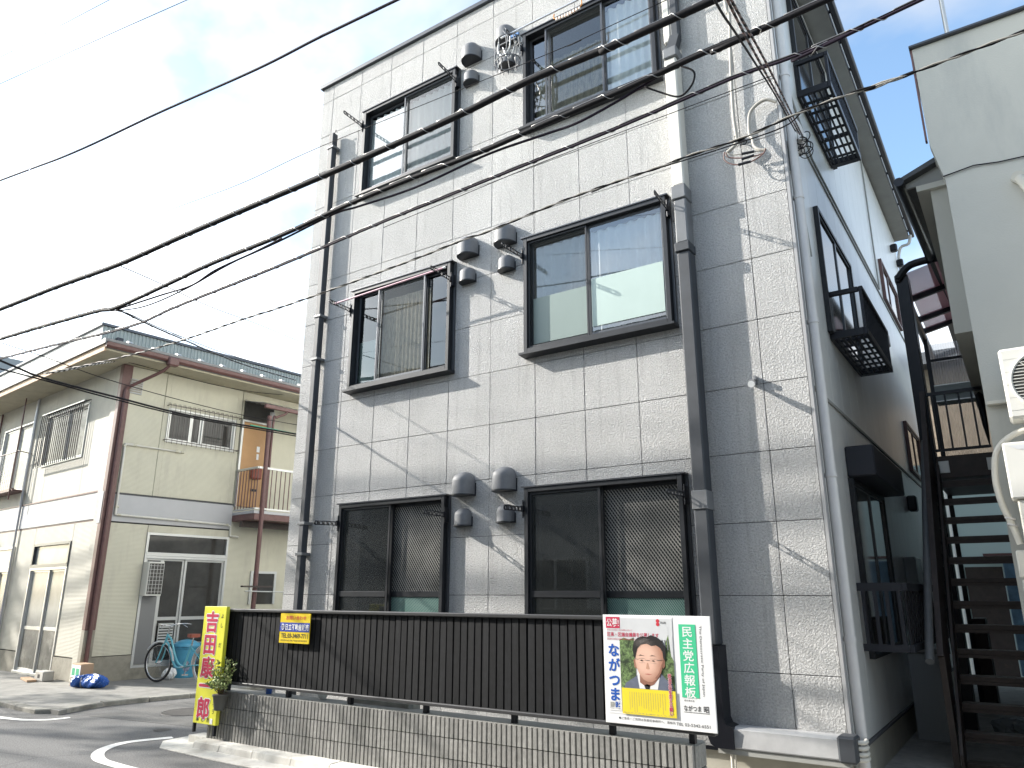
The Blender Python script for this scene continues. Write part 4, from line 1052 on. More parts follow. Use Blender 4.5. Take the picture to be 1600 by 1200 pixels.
for k in range(46):
    a = random.uniform(0, 6.28); r_ = random.uniform(.03, .19); h = random.uniform(.10, .38)
    tip = Vector((r_*math.cos(a)-.05*(1-h*1.5), r_*math.sin(a)*.8-.03, .15+h-.25*r_)); base = Vector((.02*math.cos(a), .02*math.sin(a), .15))
    mid = base.lerp(tip, .5)+Vector((0, 0, .03)); st.tube([base, mid, tip], .0022, 4)
    for q in range(15):
        t_ = random.uniform(.3, 1.0); p = base.lerp(mid, t_*2) if t_ < .5 else mid.lerp(tip, t_*2-1)
        leaf(lv if random.random() < .3 else lv2, p, (random.uniform(-1,1), random.uniform(-1,1), random.uniform(-.4,.9)), random.uniform(.022, .042), random.uniform(.007, .012))
build('stem', st, 'bark', fp); tag(build('leaves', lv, 'leaf', fp), kind='stuff'); tag(build('pale_leaves', lv2, 'leaf_l', fp), kind='stuff')
#@@PART2
# ================================================================== LEFT BUILDING (local frame: u along the front, v back)
lb = empty('cream_house', tuple(LB), LROT, 'two storey cream panelled house with maroon corner pillar and wide eaves on the left', 'house')
ZF = .055
def lb_part(n, mb, m, p=None): return build(n, mb, m, p or lb)
FWIN = [(-3.38, -1.36, 4.03, 5.12), (-5.95, -4.15, 3.62, 5.14)]
FDOOR = [(-2.98, -1.22, ZF, 2.44), (-5.60, -4.02, ZF, 2.44)]
RWIN = [(.90, 2.33, 4.30, 4.97)]
RDOOR = [(.80, 2.44, .24, 2.59)]
UL = -9.0
b_ = MB()
for (a, b, c, d) in rect_minus((UL, -.02, ZF-.05, 5.7), FWIN+FDOOR): b_.box(a, b, .02, .14, c, d)
lb_part('front_core', b_, 'int_dark')
b_ = MB()
for (a, b, c, d) in rect_minus((.141, 2.45, ZF-.05, 5.7), RWIN+RDOOR): b_.box(-.14, -.021, a, b, c, d)
lb_part('side_core', b_, 'int_dark')
lb_part('back_core', MB().box(UL, -1.2, 7.9, 8, ZF, 5.7).box(UL-.02, UL, 0, 8, ZF, 5.7).box(-2.6, -2.5, .2, 7.9, ZF, 5.7), 'int_dark')
# front cladding boards
fj = [UL, -8.0, -7.0, -6.1, -5.65, -4.05, -3.08, -1.25, -.36]
fj_low = [UL, -8.0, -7.0, -6.1, -5.62, -3.95, -3.04, -1.20, -.34]
def cladding(joints, z0, z1, holes, m, side=False, yo=0):
    for a, b in zip(joints, joints[1:]):
        rs = rect_minus((a+.004, b-.004, z0, z1), holes)
        mb = MB()
        for r_ in rs:
            if r_[1]-r_[0] > .005 and r_[3]-r_[2] > .005:
                if side: mb.box(-.02, 0, r_[0], r_[1], r_[2], r_[3], .002)
                else: mb.box(r_[0], r_[1], 0, .02, r_[2], r_[3], .002)
        if mb.v: lb_part('cladding_board', mb, m)
cladding(fj, 3.30, 5.64, FWIN, 'wall_cream_f')
cladding(fj_low, .44, 2.76, FDOOR, 'wall_cream_f')
for (a, b, c, d) in rect_minus((UL, -.34, ZF, .42), FDOOR): lb_part('base', B(a, b, -.012, .02, c, d), 'concbase')
lb_part('belt', B(UL, -.30, -.02, .02, 2.79, 3.27, .004), 'belt')
lb_part('belt_edge', B(UL, -.30, -.032, .018, 3.272, 3.298), 'maroon')
lb_part('belt_edge', B(UL, -.30, -.004, .018, 2.763, 2.787), 'maroon')
# side cladding
cladding([.13, .80, 2.44], 3.26, 5.62, RWIN, 'wall_cream', True)
cladding([.13, .80, 2.44], .47, 2.72, RDOOR, 'wall_cream', True)
lb_part('side_belt', B(-.02, .006, .06, 2.46, 2.745, 3.225, .003), 'belt')
lb_part('side_belt_edge', B(-.02, .012, .06, 2.46, 3.228, 3.25), 'joint')
b_ = MB()
for (a, b, c, d) in rect_minus((.06, 2.46, ZF, .46), RDOOR): b_.box(-.02, .015, a, b, c, d)
lb_part('side_base', b_, 'concbase')
# corner pillars
lb_part('corner_pillar', MB().box(-.335, -.10, -.035, .02, ZF, 5.62, .004), 'wall_cream_f')
pm_ = lb_part('maroon_pillar', MB().box(-.10, .03, -.05, .125, .9, 5.62, .006), 'maroon')
lb_part('pillar_foot', MB().box(-.10, .03, -.05, .125, ZF, .899, .006), 'concbase')
lb_part('rain_pipe', MB().tube([(.065, .03, .35), (.065, .03, 5.1)], .034, 10), 'maroon')
lb_part('pillar_wrap', B(-.15, -.02, -.058, -.0505, 2.70, 3.26, .002), 'belt')
lb_part('rain_pipe_bend', MB().tube(catmull([(.065, .03, 5.1), (.10, .08, 5.2), (.50, .42, 5.48), (.62, .52, 5.62)], 5), .03, 10), 'maroon')
# eaves, roof
zE = 5.63
lb_part('eave_soffit', MB().box(UL-.5, .60, -.62, 8.4, zE, zE+.03), 'eavesoffit')
lb_part('eave_board', B(UL-.5, .60, -.655, -.622, zE-.02, zE+.13, .004), 'eavewood')
lb_part('eave_cap', B(UL-.5, .68, -.69, -.656, zE+.10, zE+.19, .004), 'roofm')
lb_part('roof_deck', MB().prism([(-.66, zE+.135), (-.66, zE+.175), (8.4, zE+.20), (8.4, zE+.031), (-.6, zE+.031)], 'x', UL-.5, .60), 'roofm')
gt = MB()
prof = [(0, 0), (.01, -.06), (.05, -.095), (.09, -.06), (.10, 0)]
gt.prism([(.605+p[0], zE+.13+p[1]) for p in prof], 'y', -.66, 8.4)
lb_part('roof_gutter', gt, 'maroon')
lb_part('gutter_hopper', MB().box(.60, .74, .44, .64, zE-.04, zE+.12, .02), 'maroon')
lb_part('roof_edge', B(.56, .66, -.69, 8.4, zE+.15, zE+.20, .003), 'roofm')
first = None
for k in range(12):
    if first is None: first = lb_part('snow_stop', MB().prism([(.52, zE+.205), (.66, zE+.205), (.64, zE+.24), (.56, zE+.26)], 'y', -.035, .035), 'alu'); first.location = (0, -.25, 0)
    else: inst(first, lb, (0, -.25+k*.455, 0))
# louvre vent
v_ = lb_part('wall_vent', MB().box(.0, .03, .09, .34, 5.10, 5.38, .003), 'belt')
sl_ = MB()
for k in range(6): sl_.box(.03, .036, .105, .325, 5.125+k*.042, 5.15+k*.042)
lb_part('louvre', sl_, 'concbase', v_)

def lb_sliding(n, s0, s1, z0, z1, cols, side, pane, t=.035, rails=(), fr='alu', depth=.05):
    """aluminium sliding window or door; cols = division positions"""
    def bx(mb, a, b, d0, d1, c, d):
        if side: return mb.box(-d1, -d0, a, b, c, d, .002)
        return mb.box(a, b, d0, d1, c, d, .002)
    f = MB()
    bx(f, s0, s0+t, -.02, .10, z0, z1); bx(f, s1-t, s1, -.02, .10, z0, z1); bx(f, s0+t, s1-t, -.02, .10, z1-t, z1); bx(f, s0+t, s1-t, -.02, .10, z0, z0+t)
    w = lb_part(n, f, fr)
    ed = [s0+t]+list(cols)+[s1-t]
    zz = [z0+t]+list(rails)+[z1-t]
    for i, (a, b) in enumerate(zip(ed, ed[1:])):
        o_ = .02+.028*(i % 2)
        sf = MB(); bx(sf, a, a+.04, o_, o_+.025, z0+t, z1-t); bx(sf, b-.04, b, o_, o_+.025, z0+t, z1-t)
        for r_ in rails: bx(sf, a+.04, b-.04, o_, o_+.025, r_-.03, r_+.03)
        bx(sf, a+.04, b-.04, o_, o_+.025, z0+t, z0+t+.05); bx(sf, a+.04, b-.04, o_, o_+.025, z1-t-.035, z1-t)
        lb_part('sash', sf, fr, w)
        for j, (c, d) in enumerate(zip(zz, zz[1:])):
            pn = MB(); bx(pn, a+.04, b-.04, o_+.008, o_+.014, c, d)
            lb_part('pane', pn, pane[j] if isinstance(pane, (list, tuple)) else pane, w)
    return w
# upper front windows
lb_sliding('front_window', *FWIN[0][:2], *FWIN[0][2:], [-2.35], False, 'pane_g')
lb_sliding('front_window', *FWIN[1][:2], *FWIN[1][2:], [-5.05], False, 'pane_g')
# window grilles
gr = lb_part('window_grille', MB().box(-3.42, -1.34, -.13, -.115, 4.00, 4.025).box(-3.42, -1.34, -.13, -.115, 5.12, 5.14).box(-3.42, -1.34, -.13, -.12, 4.92, 4.93), 'alu')
first = None
for k in range(22):
    xx = -3.41+k*.098
    if first is None: first = lb_part('grille_bar', MB().tube([(0, -.135, 4.0), (0, -.135, 5.0), (0, -.12, 5.13), (0, -.0, 5.17)], .0085, 6), 'brown', gr); first.location = (xx, 0, 0)
    else: inst(first, gr, (xx, 0, 0))
# railing of the second front window
rl = lb_part('window_railing', MB().tube([(-5.9, -.22, 4.45), (-4.15, -.22, 4.45), (-4.08, -.20, 4.43), (-4.06, -.0, 4.40)], .012, 8).box(-5.95, -4.1, -.24, -.20, 3.62, 3.645), 'maroon')
first = None
for k in range(16):
    xx = -5.85+k*.115
    if first is None: first = lb_part('baluster', MB().tube([(0, -.22, 3.64), (0, -.22, 4.45)], .006, 5), 'alu', rl); first.location = (xx, 0, 0)
    else: inst(first, rl, (xx, 0, 0))
lb_part('window_ledge', B(-6.0, -4.05, -.25, -.001, 3.58, 3.615), 'maroon')
lb_part('wall_post', MB().tube([(-4.15, -.26, 3.4), (-4.15, -.26, 5.6)], .015, 8), 'maroon')
lb_part('wall_pipe', MB().tube([(-4.0, -.05, .1), (-4.0, -.05, 5.6)], .022, 8), 'belt')
lb_part('wall_pipe', MB().tube([(-4.12, -.03, 3.3), (-4.12, -.03, 5.6)], .02, 8), 'alu')
lb_part('wall_pipe', MB().tube([(-6.3, -.03, 3.3), (-6.3, -.03, 5.6)], .02, 8), 'maroon')
lb_part('eave_light_tube', MB().tube([(-6.9, -.40, 5.50), (-5.65, -.40, 5.50)], .022, 8), 'white')
# front doors with transom
for (a, b, c, d) in FDOOR:
    m_ = (a+b)/2
    w = lb_sliding('front_door', a, b, c, 1.98, [m_+.02], False, ['pane_g', 'frosted_pane'] if a > -4 else ['frosted_pane', 'pane_g'], .045, (.87,))
    tb = MB().box(a, a+.045, -.02, .10, 2.02, d, .002).box(b-.045, b, -.02, .10, 2.02, d, .002).box(a+.045, b-.045, -.02, .10, d-.045, d, .002).box(a, b, -.02, .10, 1.982, 2.045, .002)
    tr_ = lb_part('transom', tb, 'frame2' if a > -4 else 'alu', w)
    lb_part('transom_pane', B(a+.045, b-.045, .03, .036, 2.045, d-.045), 'frosted_pane', w)
    lb_part('door_step', B(a+.02, b-.02, -.05, .02, ZF, ZF+.05, .004), 'alu', w)
# side window (upper) with bars
sw = lb_sliding('side_window', *RWIN[0][:2], *RWIN[0][2:], [1.40, 1.62], True, 'pane_d')
sb = lb_part('window_grille', MB().box(.10, .115, .86, 2.40, 5.0, 5.012).box(.10, .115, .86, 2.40, 4.32, 4.332).box(.0, .115, .86, .87, 5.0, 5.012).box(.0, .115, 2.39, 2.40, 5.0, 5.012).box(.0, .115, .86, .87, 4.32, 4.332).box(.0, .115, 2.39, 2.40, 4.32, 4.332), 'brown')
first = None
for k in range(16):
    yy = .88+k*.1
    if first is None: first = lb_part('grille_bar', MB().tube([(.0, 0, 5.055), (.10, 0, 5.04), (.115, 0, 4.99), (.115, 0, 4.26)], .0045, 5), 'brown', sb); first.location = (0, yy, 0)
    else: inst(first, sb, (0, yy, 0))
# side entrance
a, b, c, d = RDOOR[0]
w = lb_sliding('side_door', a, b, c, 2.17, [1.17, 1.60], True, ['pane_d', 'pane_d'], .045, (1.06,))
lb_part('transom', MB().box(-.10, .02, a, a+.045, 2.2, d, .002).box(-.10, .02, b-.045, b, 2.2, d, .002).box(-.10, .02, a+.045, b-.045, d-.045, d, .002).box(-.10, .02, a, b, 2.172, 2.235, .002), 'alu', w)
lb_part('transom_pane', B(-.04, -.034, a+.045, b-.045, 2.235, d-.045), 'pane_d', w)
lb_part('metal_mesh_panel', B(-.0, .018, .84, 1.12, .30, 1.45), 'roofm', w)
vd = lb_part('door_vent_grille', MB().box(-.005, .02, 1.22, 1.50, .62, .98, .003), 'alu', w)
vm_ = MB()
for k in range(7): vm_.box(.02, .024, 1.23, 1.49, .64+k*.048, .662+k*.048)
lb_part('louvre', vm_, 'pane_d', w)
# wall mounted box with mesh guard
bx_ = lb_part('wall_box', MB().box(.001, .22, .80, 1.09, 1.46, 2.06, .01), 'ac')
bm = MB()
for k in range(5): bm.box(.225, .229, .84+k*.06, .846+k*.06, 1.50, 2.02)
for k in range(8): bm.box(.229, .233, .82, 1.08, 1.53+k*.065, 1.536+k*.065)
lb_part('box_dark_face', B(.2205, .2235, .82, 1.08, 1.49, 2.03), 'acdark', bx_)
lb_part('mesh_guard', bm, 'alu', bx_)
# external pipes on side wall
lb_part('gas_pipe', MB().tube([(.03, .34, 4.14), (.03, .17, 4.14), (.03, .17, 4.11), (.03, .17, 2.86), (.03, .22, 2.86), (.03, 2.36, 2.83), (.03, 2.43, 2.80), (.03, 2.43, 2.62), (.03, 2.62, 2.60)], .023, 8), 'pipe_white')
lb_part('gas_pipe_branch', MB().tube([(.03, .20, 4.14), (.03, 1.28, 4.14)], .015, 8), 'pipe_white')
gc = MB()
for (yy, zz) in ((.17, 4.1), (.34, 4.14), (1.15, 4.14), (1.26, 4.14), (.18, 3.0), (.24, 2.86), (1.3, 2.845), (2.35, 2.83)): gc.tube([(.03, yy-.03, zz), (.03, yy+.03, zz)], .024, 8)
lb_part('pipe_fittings', gc, 'wall_cream')
# recessed corridor with door, projecting landing, posts and canopy
lb_part('recess_wall', MB().box(-.12, -.02, 2.46, 8, ZF, 5.62), 'wall_cream')
dr = lb_part('upstairs_door', MB().box(-.018, .012, 2.52, 3.17, 3.22, 4.98, .004), 'door')
lb_part('door_frame', MB().box(-.018, .02, 2.47, 2.515, 3.2, 5.02).box(-.018, .02, 3.175, 3.215, 3.2, 5.02).box(-.018, .02, 2.515, 3.175, 4.985, 5.02), 'alu', dr)
lb_part('transom_dark', B(-.018, .006, 2.5, 3.2, 5.03, 5.45), 'pane_d', dr)
lb_part('notice', MB().box(.013, .016, 2.86, 2.93, 4.38, 4.50).box(.013, .016, 2.87, 2.92, 4.22, 4.34), 'posterw', dr)
lb_part('red_bag', MB().box(.02, .10, 2.75, 3.0, 3.80, 4.05, .03), 'saddle', dr)
lb_part('letter_slot', B(.013, .02, 2.80, 2.95, 3.55, 3.60), 'frame', dr)
o = .80
lb_part('landing', MB().box(.001, o, 2.46, 6, 2.90, 3.02, .004), 'maroon')
lb_part('landing_edge', B(.0, o-.02, 2.46, 6, 3.025, 3.08), 'belt')
lb_part('landing_beam', B(.3, .38, 2.46, 6, 2.78, 2.895), 'brown')
rr_ = lb_part('landing_rail', MB().bar((.0, 2.48, 3.93), (o-.02, 2.48, 3.93), .05, .04).bar((o-.03, 2.48, 3.93), (o-.03, 6, 3.93), .05, .04).bar((.0, 2.48, 3.12), (o-.02, 2.48, 3.12), .03, .03).bar((o-.03, 2.48, 3.12), (o-.03, 6, 3.12), .03, .03), 'alu')
first = None
for k in range(26):
    p = (.04+k*.105, 2.48) if k < 7 else (o-.03, 2.48+(k-7)*.105)
    if first is None: first = lb_part('baluster', MB().box(-.007, .007, -.007, .007, 3.13, 3.91), 'maroon', rr_); first.location = (p[0], p[1], 0)
    else: inst(first, rr_, (p[0], p[1], 0))
lb_part('landing_post', MB().tube([(o, 2.62, .05), (o, 2.62, 2.9), (o, 2.60, 5.0)], .045, 12), 'maroon')
lb_part('canopy_pipe', MB().tube(catmull([(o-.04, 2.72, 3.1), (o-.04, 2.72, 4.85), (o-.02, 2.78, 5.0), (o+.02, 2.95, 5.10), (o+.04, 2.98, 5.2)], 5), .026, 8), 'maroon')
lb_part('canopy_post', MB().tube([(.35, 2.95, 3.0), (.35, 2.95, 5.2)], .05, 10), 'belt')
lb_part('canopy_gutter', B(o, o+.07, 2.45, 6, 5.14, 5.22, .01), 'maroon')
cn = MB(); vs = []
for k in range(60):
    yy = 2.4+k*.06; zz = .012*(k % 2)
    vs += [(-.0, yy, 5.42+zz), (o+.03, yy, 5.24+zz)]
cn.add(vs, [(2*k, 2*k+1, 2*k+3, 2*k+2) for k in range(59)])
lb_part('canopy_sheet', cn, 'alu')
lb_part('lower_window', MB().box(-.015, .02, 3.0, 3.05, 1.3, 1.95).box(-.015, .02, 3.05, 3.6, 1.9, 1.95).box(-.015, .02, 3.55, 3.6, 1.3, 1.9), 'alu')
lb_part('lower_window_pane', B(-.012, -.005, 3.1, 3.55, 1.3, 1.9), 'pane_d')
lb_part('lower_rail', MB().tube([(.9, 2.35, 1.55), (.9, 3.9, 1.52)], .012, 6), 'alu')
lb_part('lower_rack', MB().box(.82, .9, 2.3, 2.95, 1.62, 1.65), 'brown')
pole_o = MB().tube([tuple(LW(.86, 2.15, 4.72)), tuple(LW(.86, 3.9, 4.72))], .013, 8)
tag(build('laundry_pole', pole_o, 'greenpole'), 'bright green laundry pole under the eave of the cream house', 'laundry pole', 'laundry poles')
cab = empty('storage_box', tuple(LW(1.0, 3.15, .05)), LROT, 'grey metal storage locker between the cream house and the apartment block', 'locker')
build('body', MB().box(0, .5, 0, .9, 0, 1.42, .01), 'greybld', cab); build('lid', MB().box(-.02, .52, -.02, .92, 1.421, 1.46, .005), 'belt', cab)
build('faded_sticker', B(.502, .505, .2, .5, 1.0, 1.25), 'mint', cab)

# corrugated building behind the cream house
cb = empty('corrugated_building', tuple(LW(-3.0, .62, 0)), LROT, 'green grey corrugated metal building rising behind the roof of the cream house', 'building')
cm_ = MB(); vs = []
n = 400
for k in range(n):
    yy = k*.0212; d_ = (0, 0, .022, .022)[k % 4]
    vs += [(d_, yy, 4.5), (d_, yy, 7.27)]
cm_.add(vs, [(2*k, 2*k+2, 2*k+3, 2*k+1) for k in range(n-1)])
build('corrugated_wall', cm_, 'corr', cb)
build('front_wall', B(-12, -.01, .0, .12, 0, 7.27), 'palewall', cb)
build('body', B(-11.9, -.02, .13, 8.3, 0, 7.2), 'palewall', cb)
build('parapet_cap', MB().box(-12, .05, -.05, 8.5, 7.272, 7.34, .01), 'frame2', cb)
for yy in (.35, 5.6): build('rain_hopper', MB().box(.02, .14, yy-.07, yy+.07, 6.92, 7.05, .01).box(.03, .09, yy-.03, yy+.03, 4.5, 6.919), 'navy', cb)
fb = empty('grey_block', tuple(LW(-16.0, .0, 0)), LROT, 'plain grey block at the far left edge beyond the cream house roof', 'building')
build('body', B(-8, 2.55, 3, 12, 0, 9.3), 'greybld', fb); build('parapet_cap', B(-8.05, 2.62, 2.95, 12, 9.302, 9.4, .01), 'frame2', fb)
build('lower_wing', B(-8, 4.5, 1.0, 2.9, 0, 8.4), 'greybld', fb)

# ------------------------------------------------------------------ bicycle
bk = empty('bicycle', tuple(LW(.80, .90, .06)), LROT+R(15), 'light blue step through bicycle parked by the side door of the cream house', 'bicycle')
wr = .315; wb = 1.10
for nme, cx in (('front_wheel', 0.0), ('rear_wheel', wb)):
    tyre = MB().ring((cx, 0, wr), (0,1,0), wr-.017, .018, 44, 8)
    w = build(nme, tyre, 'rubber' if nme == 'front_wheel' else 'tyrewhite', bk)
    build('rim', MB().ring((cx, 0, wr), (0,1,0), wr-.04, .009, 40, 6), 'chrome', w)
    sp_ = MB()
    for k in range(20):
        t_ = 2*math.pi*k/20; sp_.tube([(cx+.02*math.cos(t_+.6), .02*(-1)**k, wr+.02*math.sin(t_+.6)), (cx+(wr-.045)*math.cos(t_), 0, wr+(wr-.045)*math.sin(t_))], .0014, 3)
    tag(build('spokes', sp_, 'chrome', w), kind='stuff')
    build('hub', MB().tube([(cx, -.05, wr), (cx, .05, wr)], .018, 10), 'chrome', w)
head = [( .10, 0, .60), (.155, 0, .78)]
build('frame', MB().tube(catmull([(.145, 0, .74), (.24, 0, .69), (.36, 0, .45), (.47, 0, .31), (.60, 0, .27)], 6), .017, 8)
      .tube(catmull([(.12, 0, .66), (.20, 0, .60), (.32, 0, .36), (.44, 0, .25), (.60, 0, .27)], 6), .017, 8)
      .tube([(.60, 0, .27), (.72, 0, .62)], .016, 8).tube([(.60, .0, .27), (.85, .04, .30), (wb, .05, wr)], .011, 6).tube([(.60, .0, .27), (.85, -.04, .30), (wb, -.05, wr)], .011, 6)
      .tube([(.71, .0, .58), (wb, .05, wr)], .009, 6).tube([(.71, .0, .58), (wb, -.05, wr)], .009, 6).tube(head, .021, 10), 'lightblue', bk)
build('fork', MB().tube(catmull([(.10, .035, .60), (.06, .05, .45), (.0, .05, wr)], 5), .011, 8).tube(catmull([(.10, -.035, .60), (.06, -.05, .45), (.0, -.05, wr)], 5), .011, 8).tube([(.10, -.04, .60), (.10, .04, .60)], .014, 8), 'lightblue', bk)
build('front_mudguard', MB().ring((0, 0, wr), (0,1,0), wr+.022, .014, 24, 6, R(-55), R(95)), 'white', bk)
build('rear_mudguard', MB().ring((wb, 0, wr), (0,1,0), wr+.022, .013, 24, 6, R(-95), R(60)), 'chrome', bk)
build('handlebar', MB().tube([(.155, 0, .78), (.175, 0, .90)], .012, 8).tube(catmull([(.36, -.28, .93), (.24, -.27, .94), (.15, -.14, .93), (.17, 0, .91), (.15, .14, .93), (.24, .27, .94), (.36, .28, .93)], 5), .011, 8), 'chrome', bk)
build('brake_lever', MB().tube([(.22, -.25, .92), (.30, -.27, .88)], .006, 5), 'chrome', bk)
build('brake_lever', MB().tube([(.22, .25, .92), (.30, .27, .88)], .006, 5), 'chrome', bk)
build('saddle', MB().prism([(.62, -.02), (.66, -.035), (.74, -.085), (.80, -.09), (.83, 0), (.80, .09), (.74, .085), (.66, .035), (.62, .02)], 'z', .735, .79), 'saddle', bk)
build('seat_post', MB().tube([(.72, 0, .6), (.745, 0, .735)], .012, 8), 'chrome', bk)
build('chain_ring', MB().disc((.60, .045, .27), (0,1,0), .085, 24).tube([(.60, -.07, .27), (.60, .07, .27)], .012, 8), 'chrome', bk)
build('crank', MB().bar((.60, .07, .27), (.54, .07, .13), .02, .012).bar((.50, .07, .13), (.58, .13, .13), .05, .02), 'chrome', bk)
build('kickstand', MB().tube([(wb, .06, wr), (wb+.06, .16, .01)], .008, 6).tube([(wb, -.06, wr), (wb+.06, -.16, .01)], .008, 6), 'chrome', bk)
build('carrier', MB().box(.88, 1.28, -.06, .06, .665, .675).tube([(1.2, .06, .67), (wb, .06, wr)], .005, 5).tube([(1.2, -.06, .67), (wb, -.06, wr)], .005, 5), 'chrome', bk)
for k, (uu, vv, lab) in enumerate(((.34, 1.62, 'blue plastic dustbin with domed lid behind the bicycle frame, nearer the door vent'), (.36, 2.10, 'blue plastic dustbin further back behind the bicycle saddle'))):
    bn = empty('dustbin', tuple(LW(uu, vv, .055)), LROT, lab, 'dustbin', 'blue dustbins by the cream house')
    build('body', MB().tube([(0,0,0), (0,0,.02), (0,0,.52)], [.17, .175, .215], 24), 'bluebin', bn)
    build('lid', MB().tube([(0,0,.525), (0,0,.56), (0,0,.60), (0,0,.635), (0,0,.645)], [.235, .23, .19, .10, .02], 24), 'bluebin', bn)
    build('rim', MB().ring((0,0,.50), (0,0,1), .22, .010, 28, 6), 'bluebin', bn)
def blob(n_, c, sx, sy, sz, m, lab=None, cat=None, parent=None, amp=.22, seed=1, nu=22, nv=12, kind=None):
    rnd = random.Random(seed); ph = [rnd.uniform(0, 6.28) for _ in range(8)]
    mb = MB(); vs = []
    for i in range(nv+1):
        t_ = math.pi*i/nv
        for j in range(nu):
            p_ = 2*math.pi*j/nu
            r_ = 1+amp*(.5*math.sin(3*p_+ph[0]+2*t_)+.35*math.sin(7*p_+ph[1]+3*t_)+.3*math.sin(11*p_-ph[2]+5*t_))*math.sin(t_)
            vs.append((c[0]+sx*r_*math.sin(t_)*math.cos(p_), c[1]+sy*r_*math.sin(t_)*math.sin(p_), c[2]+max(-.98*sz, sz*r_*math.cos(t_))))
    mb.add(vs, [(i*nu+j, i*nu+(j+1) % nu, (i+1)*nu+(j+1) % nu, (i+1)*nu+j) for i in range(nv) for j in range(nu)], False)
    o = build(n_, mb, m, parent)
    if lab: tag(o, lab, cat)
    return o
c = LW(.55, 1.25, .15)
blob('plastic_bag', (c.x, c.y, c.z), .12, .10, .10, 'white', 'small white plastic bag with green print on the ground behind the bicycle', 'plastic bag', amp=.3, seed=5)
# blue tarp bundle
tb_ = empty('blue_tarp_bundle', tuple(LW(.62, -.16, .055)), LROT+R(22), 'crumpled blue tarpaulin bundle tied with rope at the pavement corner', 'tarpaulin bundle')
blob('bundle', (.12, 0, .10), .26, .13, .105, 'tarp', parent=tb_, amp=.30, seed=3, nu=40, nv=20)
blob('roll', (-.14, -.01, .09), .12, .11, .09, 'tarp', parent=tb_, amp=.22, seed=9, nu=32, nv=16)
build('rope', MB().ring((-.02, 0, .09), (1, .15, 0), .105, .006, 24, 5), 'cable_w', tb_)
cx_ = empty('cardboard_box', tuple(LW(.22, -.05, .055)), LROT, 'small cardboard box with green and white printing behind the blue tarpaulin', 'cardboard box')
build('box', B(-.12, .22, -.14, .06, 0, .34, .005), 'cardboard', cx_); build('printed_panel', B(-.115, .215, -.144, -.1405, .13, .32), 'posterw', cx_)
build('green_mark', MB().box(-.09, .02, -.146, -.1445, .16, .27).box(.06, .18, -.146, -.1445, .16, .27), 'green', cx_)
bs = empty('concrete_block', tuple(LW(-.95, -.20, .055)), LROT, 'grey hollow concrete block beside the front door of the cream house', 'block')
build('block', MB().box(-.18, .18, -.09, .09, 0, .16, .012), 'concrete', bs); build('hollow', MB().box(-.05, .05, -.092, -.0905, .05, .11), 'int_dark', bs)  # hole is a dark plate on the face, its shade put into colour
tag(build('wooden_plank', MB().bar(tuple(LW(-1.5, -.30, .075)), tuple(LW(-.85, -.42, .075)), .14, .03), 'cardboard'), 'short flat wooden plank on the pavement beside the concrete block', 'plank')

# ================================================================== RIGHT: NEIGHBOUR HOUSE, STAIRS
nb = empty('neighbour_house', (1.2, .3, 0), 0, 'plain grey green rendered house along the right edge of the photo', 'house')
def npart(n, mb, m): 
    mb.v = [(v[0]-1.2, v[1]-.3, v[2]) for v in mb.v]; return build(n, mb, m, nb)
npart('front_wall', MB().prism([(1.20, -.05), (1.20, 5.08), (1.123, 5.50), (1.113, 6.52), (7.5, 6.52), (7.5, -.05)], 'y', .75, .90), 'nb')
npart('side_wall', B(1.21, 1.4, .901, 9, 0, 4.9), 'nb')
npart('upper_block', B(1.13, 7.4, .901, 3.2, 5.6, 6.46), 'nb')
npart('roof_cap', B(1.09, 7.55, .71, 3.3, 6.522, 6.55, .005), 'frame2')
npart('upper_trim', B(1.095, 1.112, .75, .81, 5.53, 6.52), 'maroon')
npart('bay_beam', B(.93, 1.209, 1.40, 6.0, 5.37, 5.43), 'nb_low')
npart('bay', MB().box(1.045, 1.209, 1.45, 4.6, 3.86, 5.369), 'nb_low')
npart('bay_underside', MB().box(1.02, 1.209, 4.61, 5.6, 4.0, 4.93), 'wall_cream')
npart('tiled_roof', MB().prism([(.80, 5.50), (.80, 5.545), (1.6, 5.86), (1.6, 5.79)], 'y', 1.36, 8.8), 'rooftile')
npart('gable_board', MB().prism([(.84, 5.45), (.84, 5.50), (1.6, 5.785), (1.6, 5.45)], 'y', 1.44, 1.47), 'soffit')
npart('roof_gutter', MB().tube([(.79, 1.34, 5.50), (.93, 6.6, 5.56)], .048, 10), 'black')
npart('mast', MB().tube([(1.42, .98, 6.57), (1.42, .98, 9.5)], .02, 8), 'alu')
npart('wall_ledge', MB().box(1.21, 1.36, .69, .749, 2.99, 3.018, .003), 'nb_low')
npart('vent_cover', MB().tube([(1.72, .75, 4.93), (1.72, .68, 4.91)], .052, 12), 'nb_low')
npart('vent_pipe', MB().tube([(1.72, .69, 4.91), (1.86, .67, 4.54), (1.92, .69, 3.6)], .037, 10), 'nb_low')
npart('wall_wire', MB().tube([(1.184, .735, 5.12), (1.425, .735, 5.15), (1.605, .735, 5.12), (1.785, .735, 5.11), (3.5, .735, 4.95)], .006, 5), 'cable')
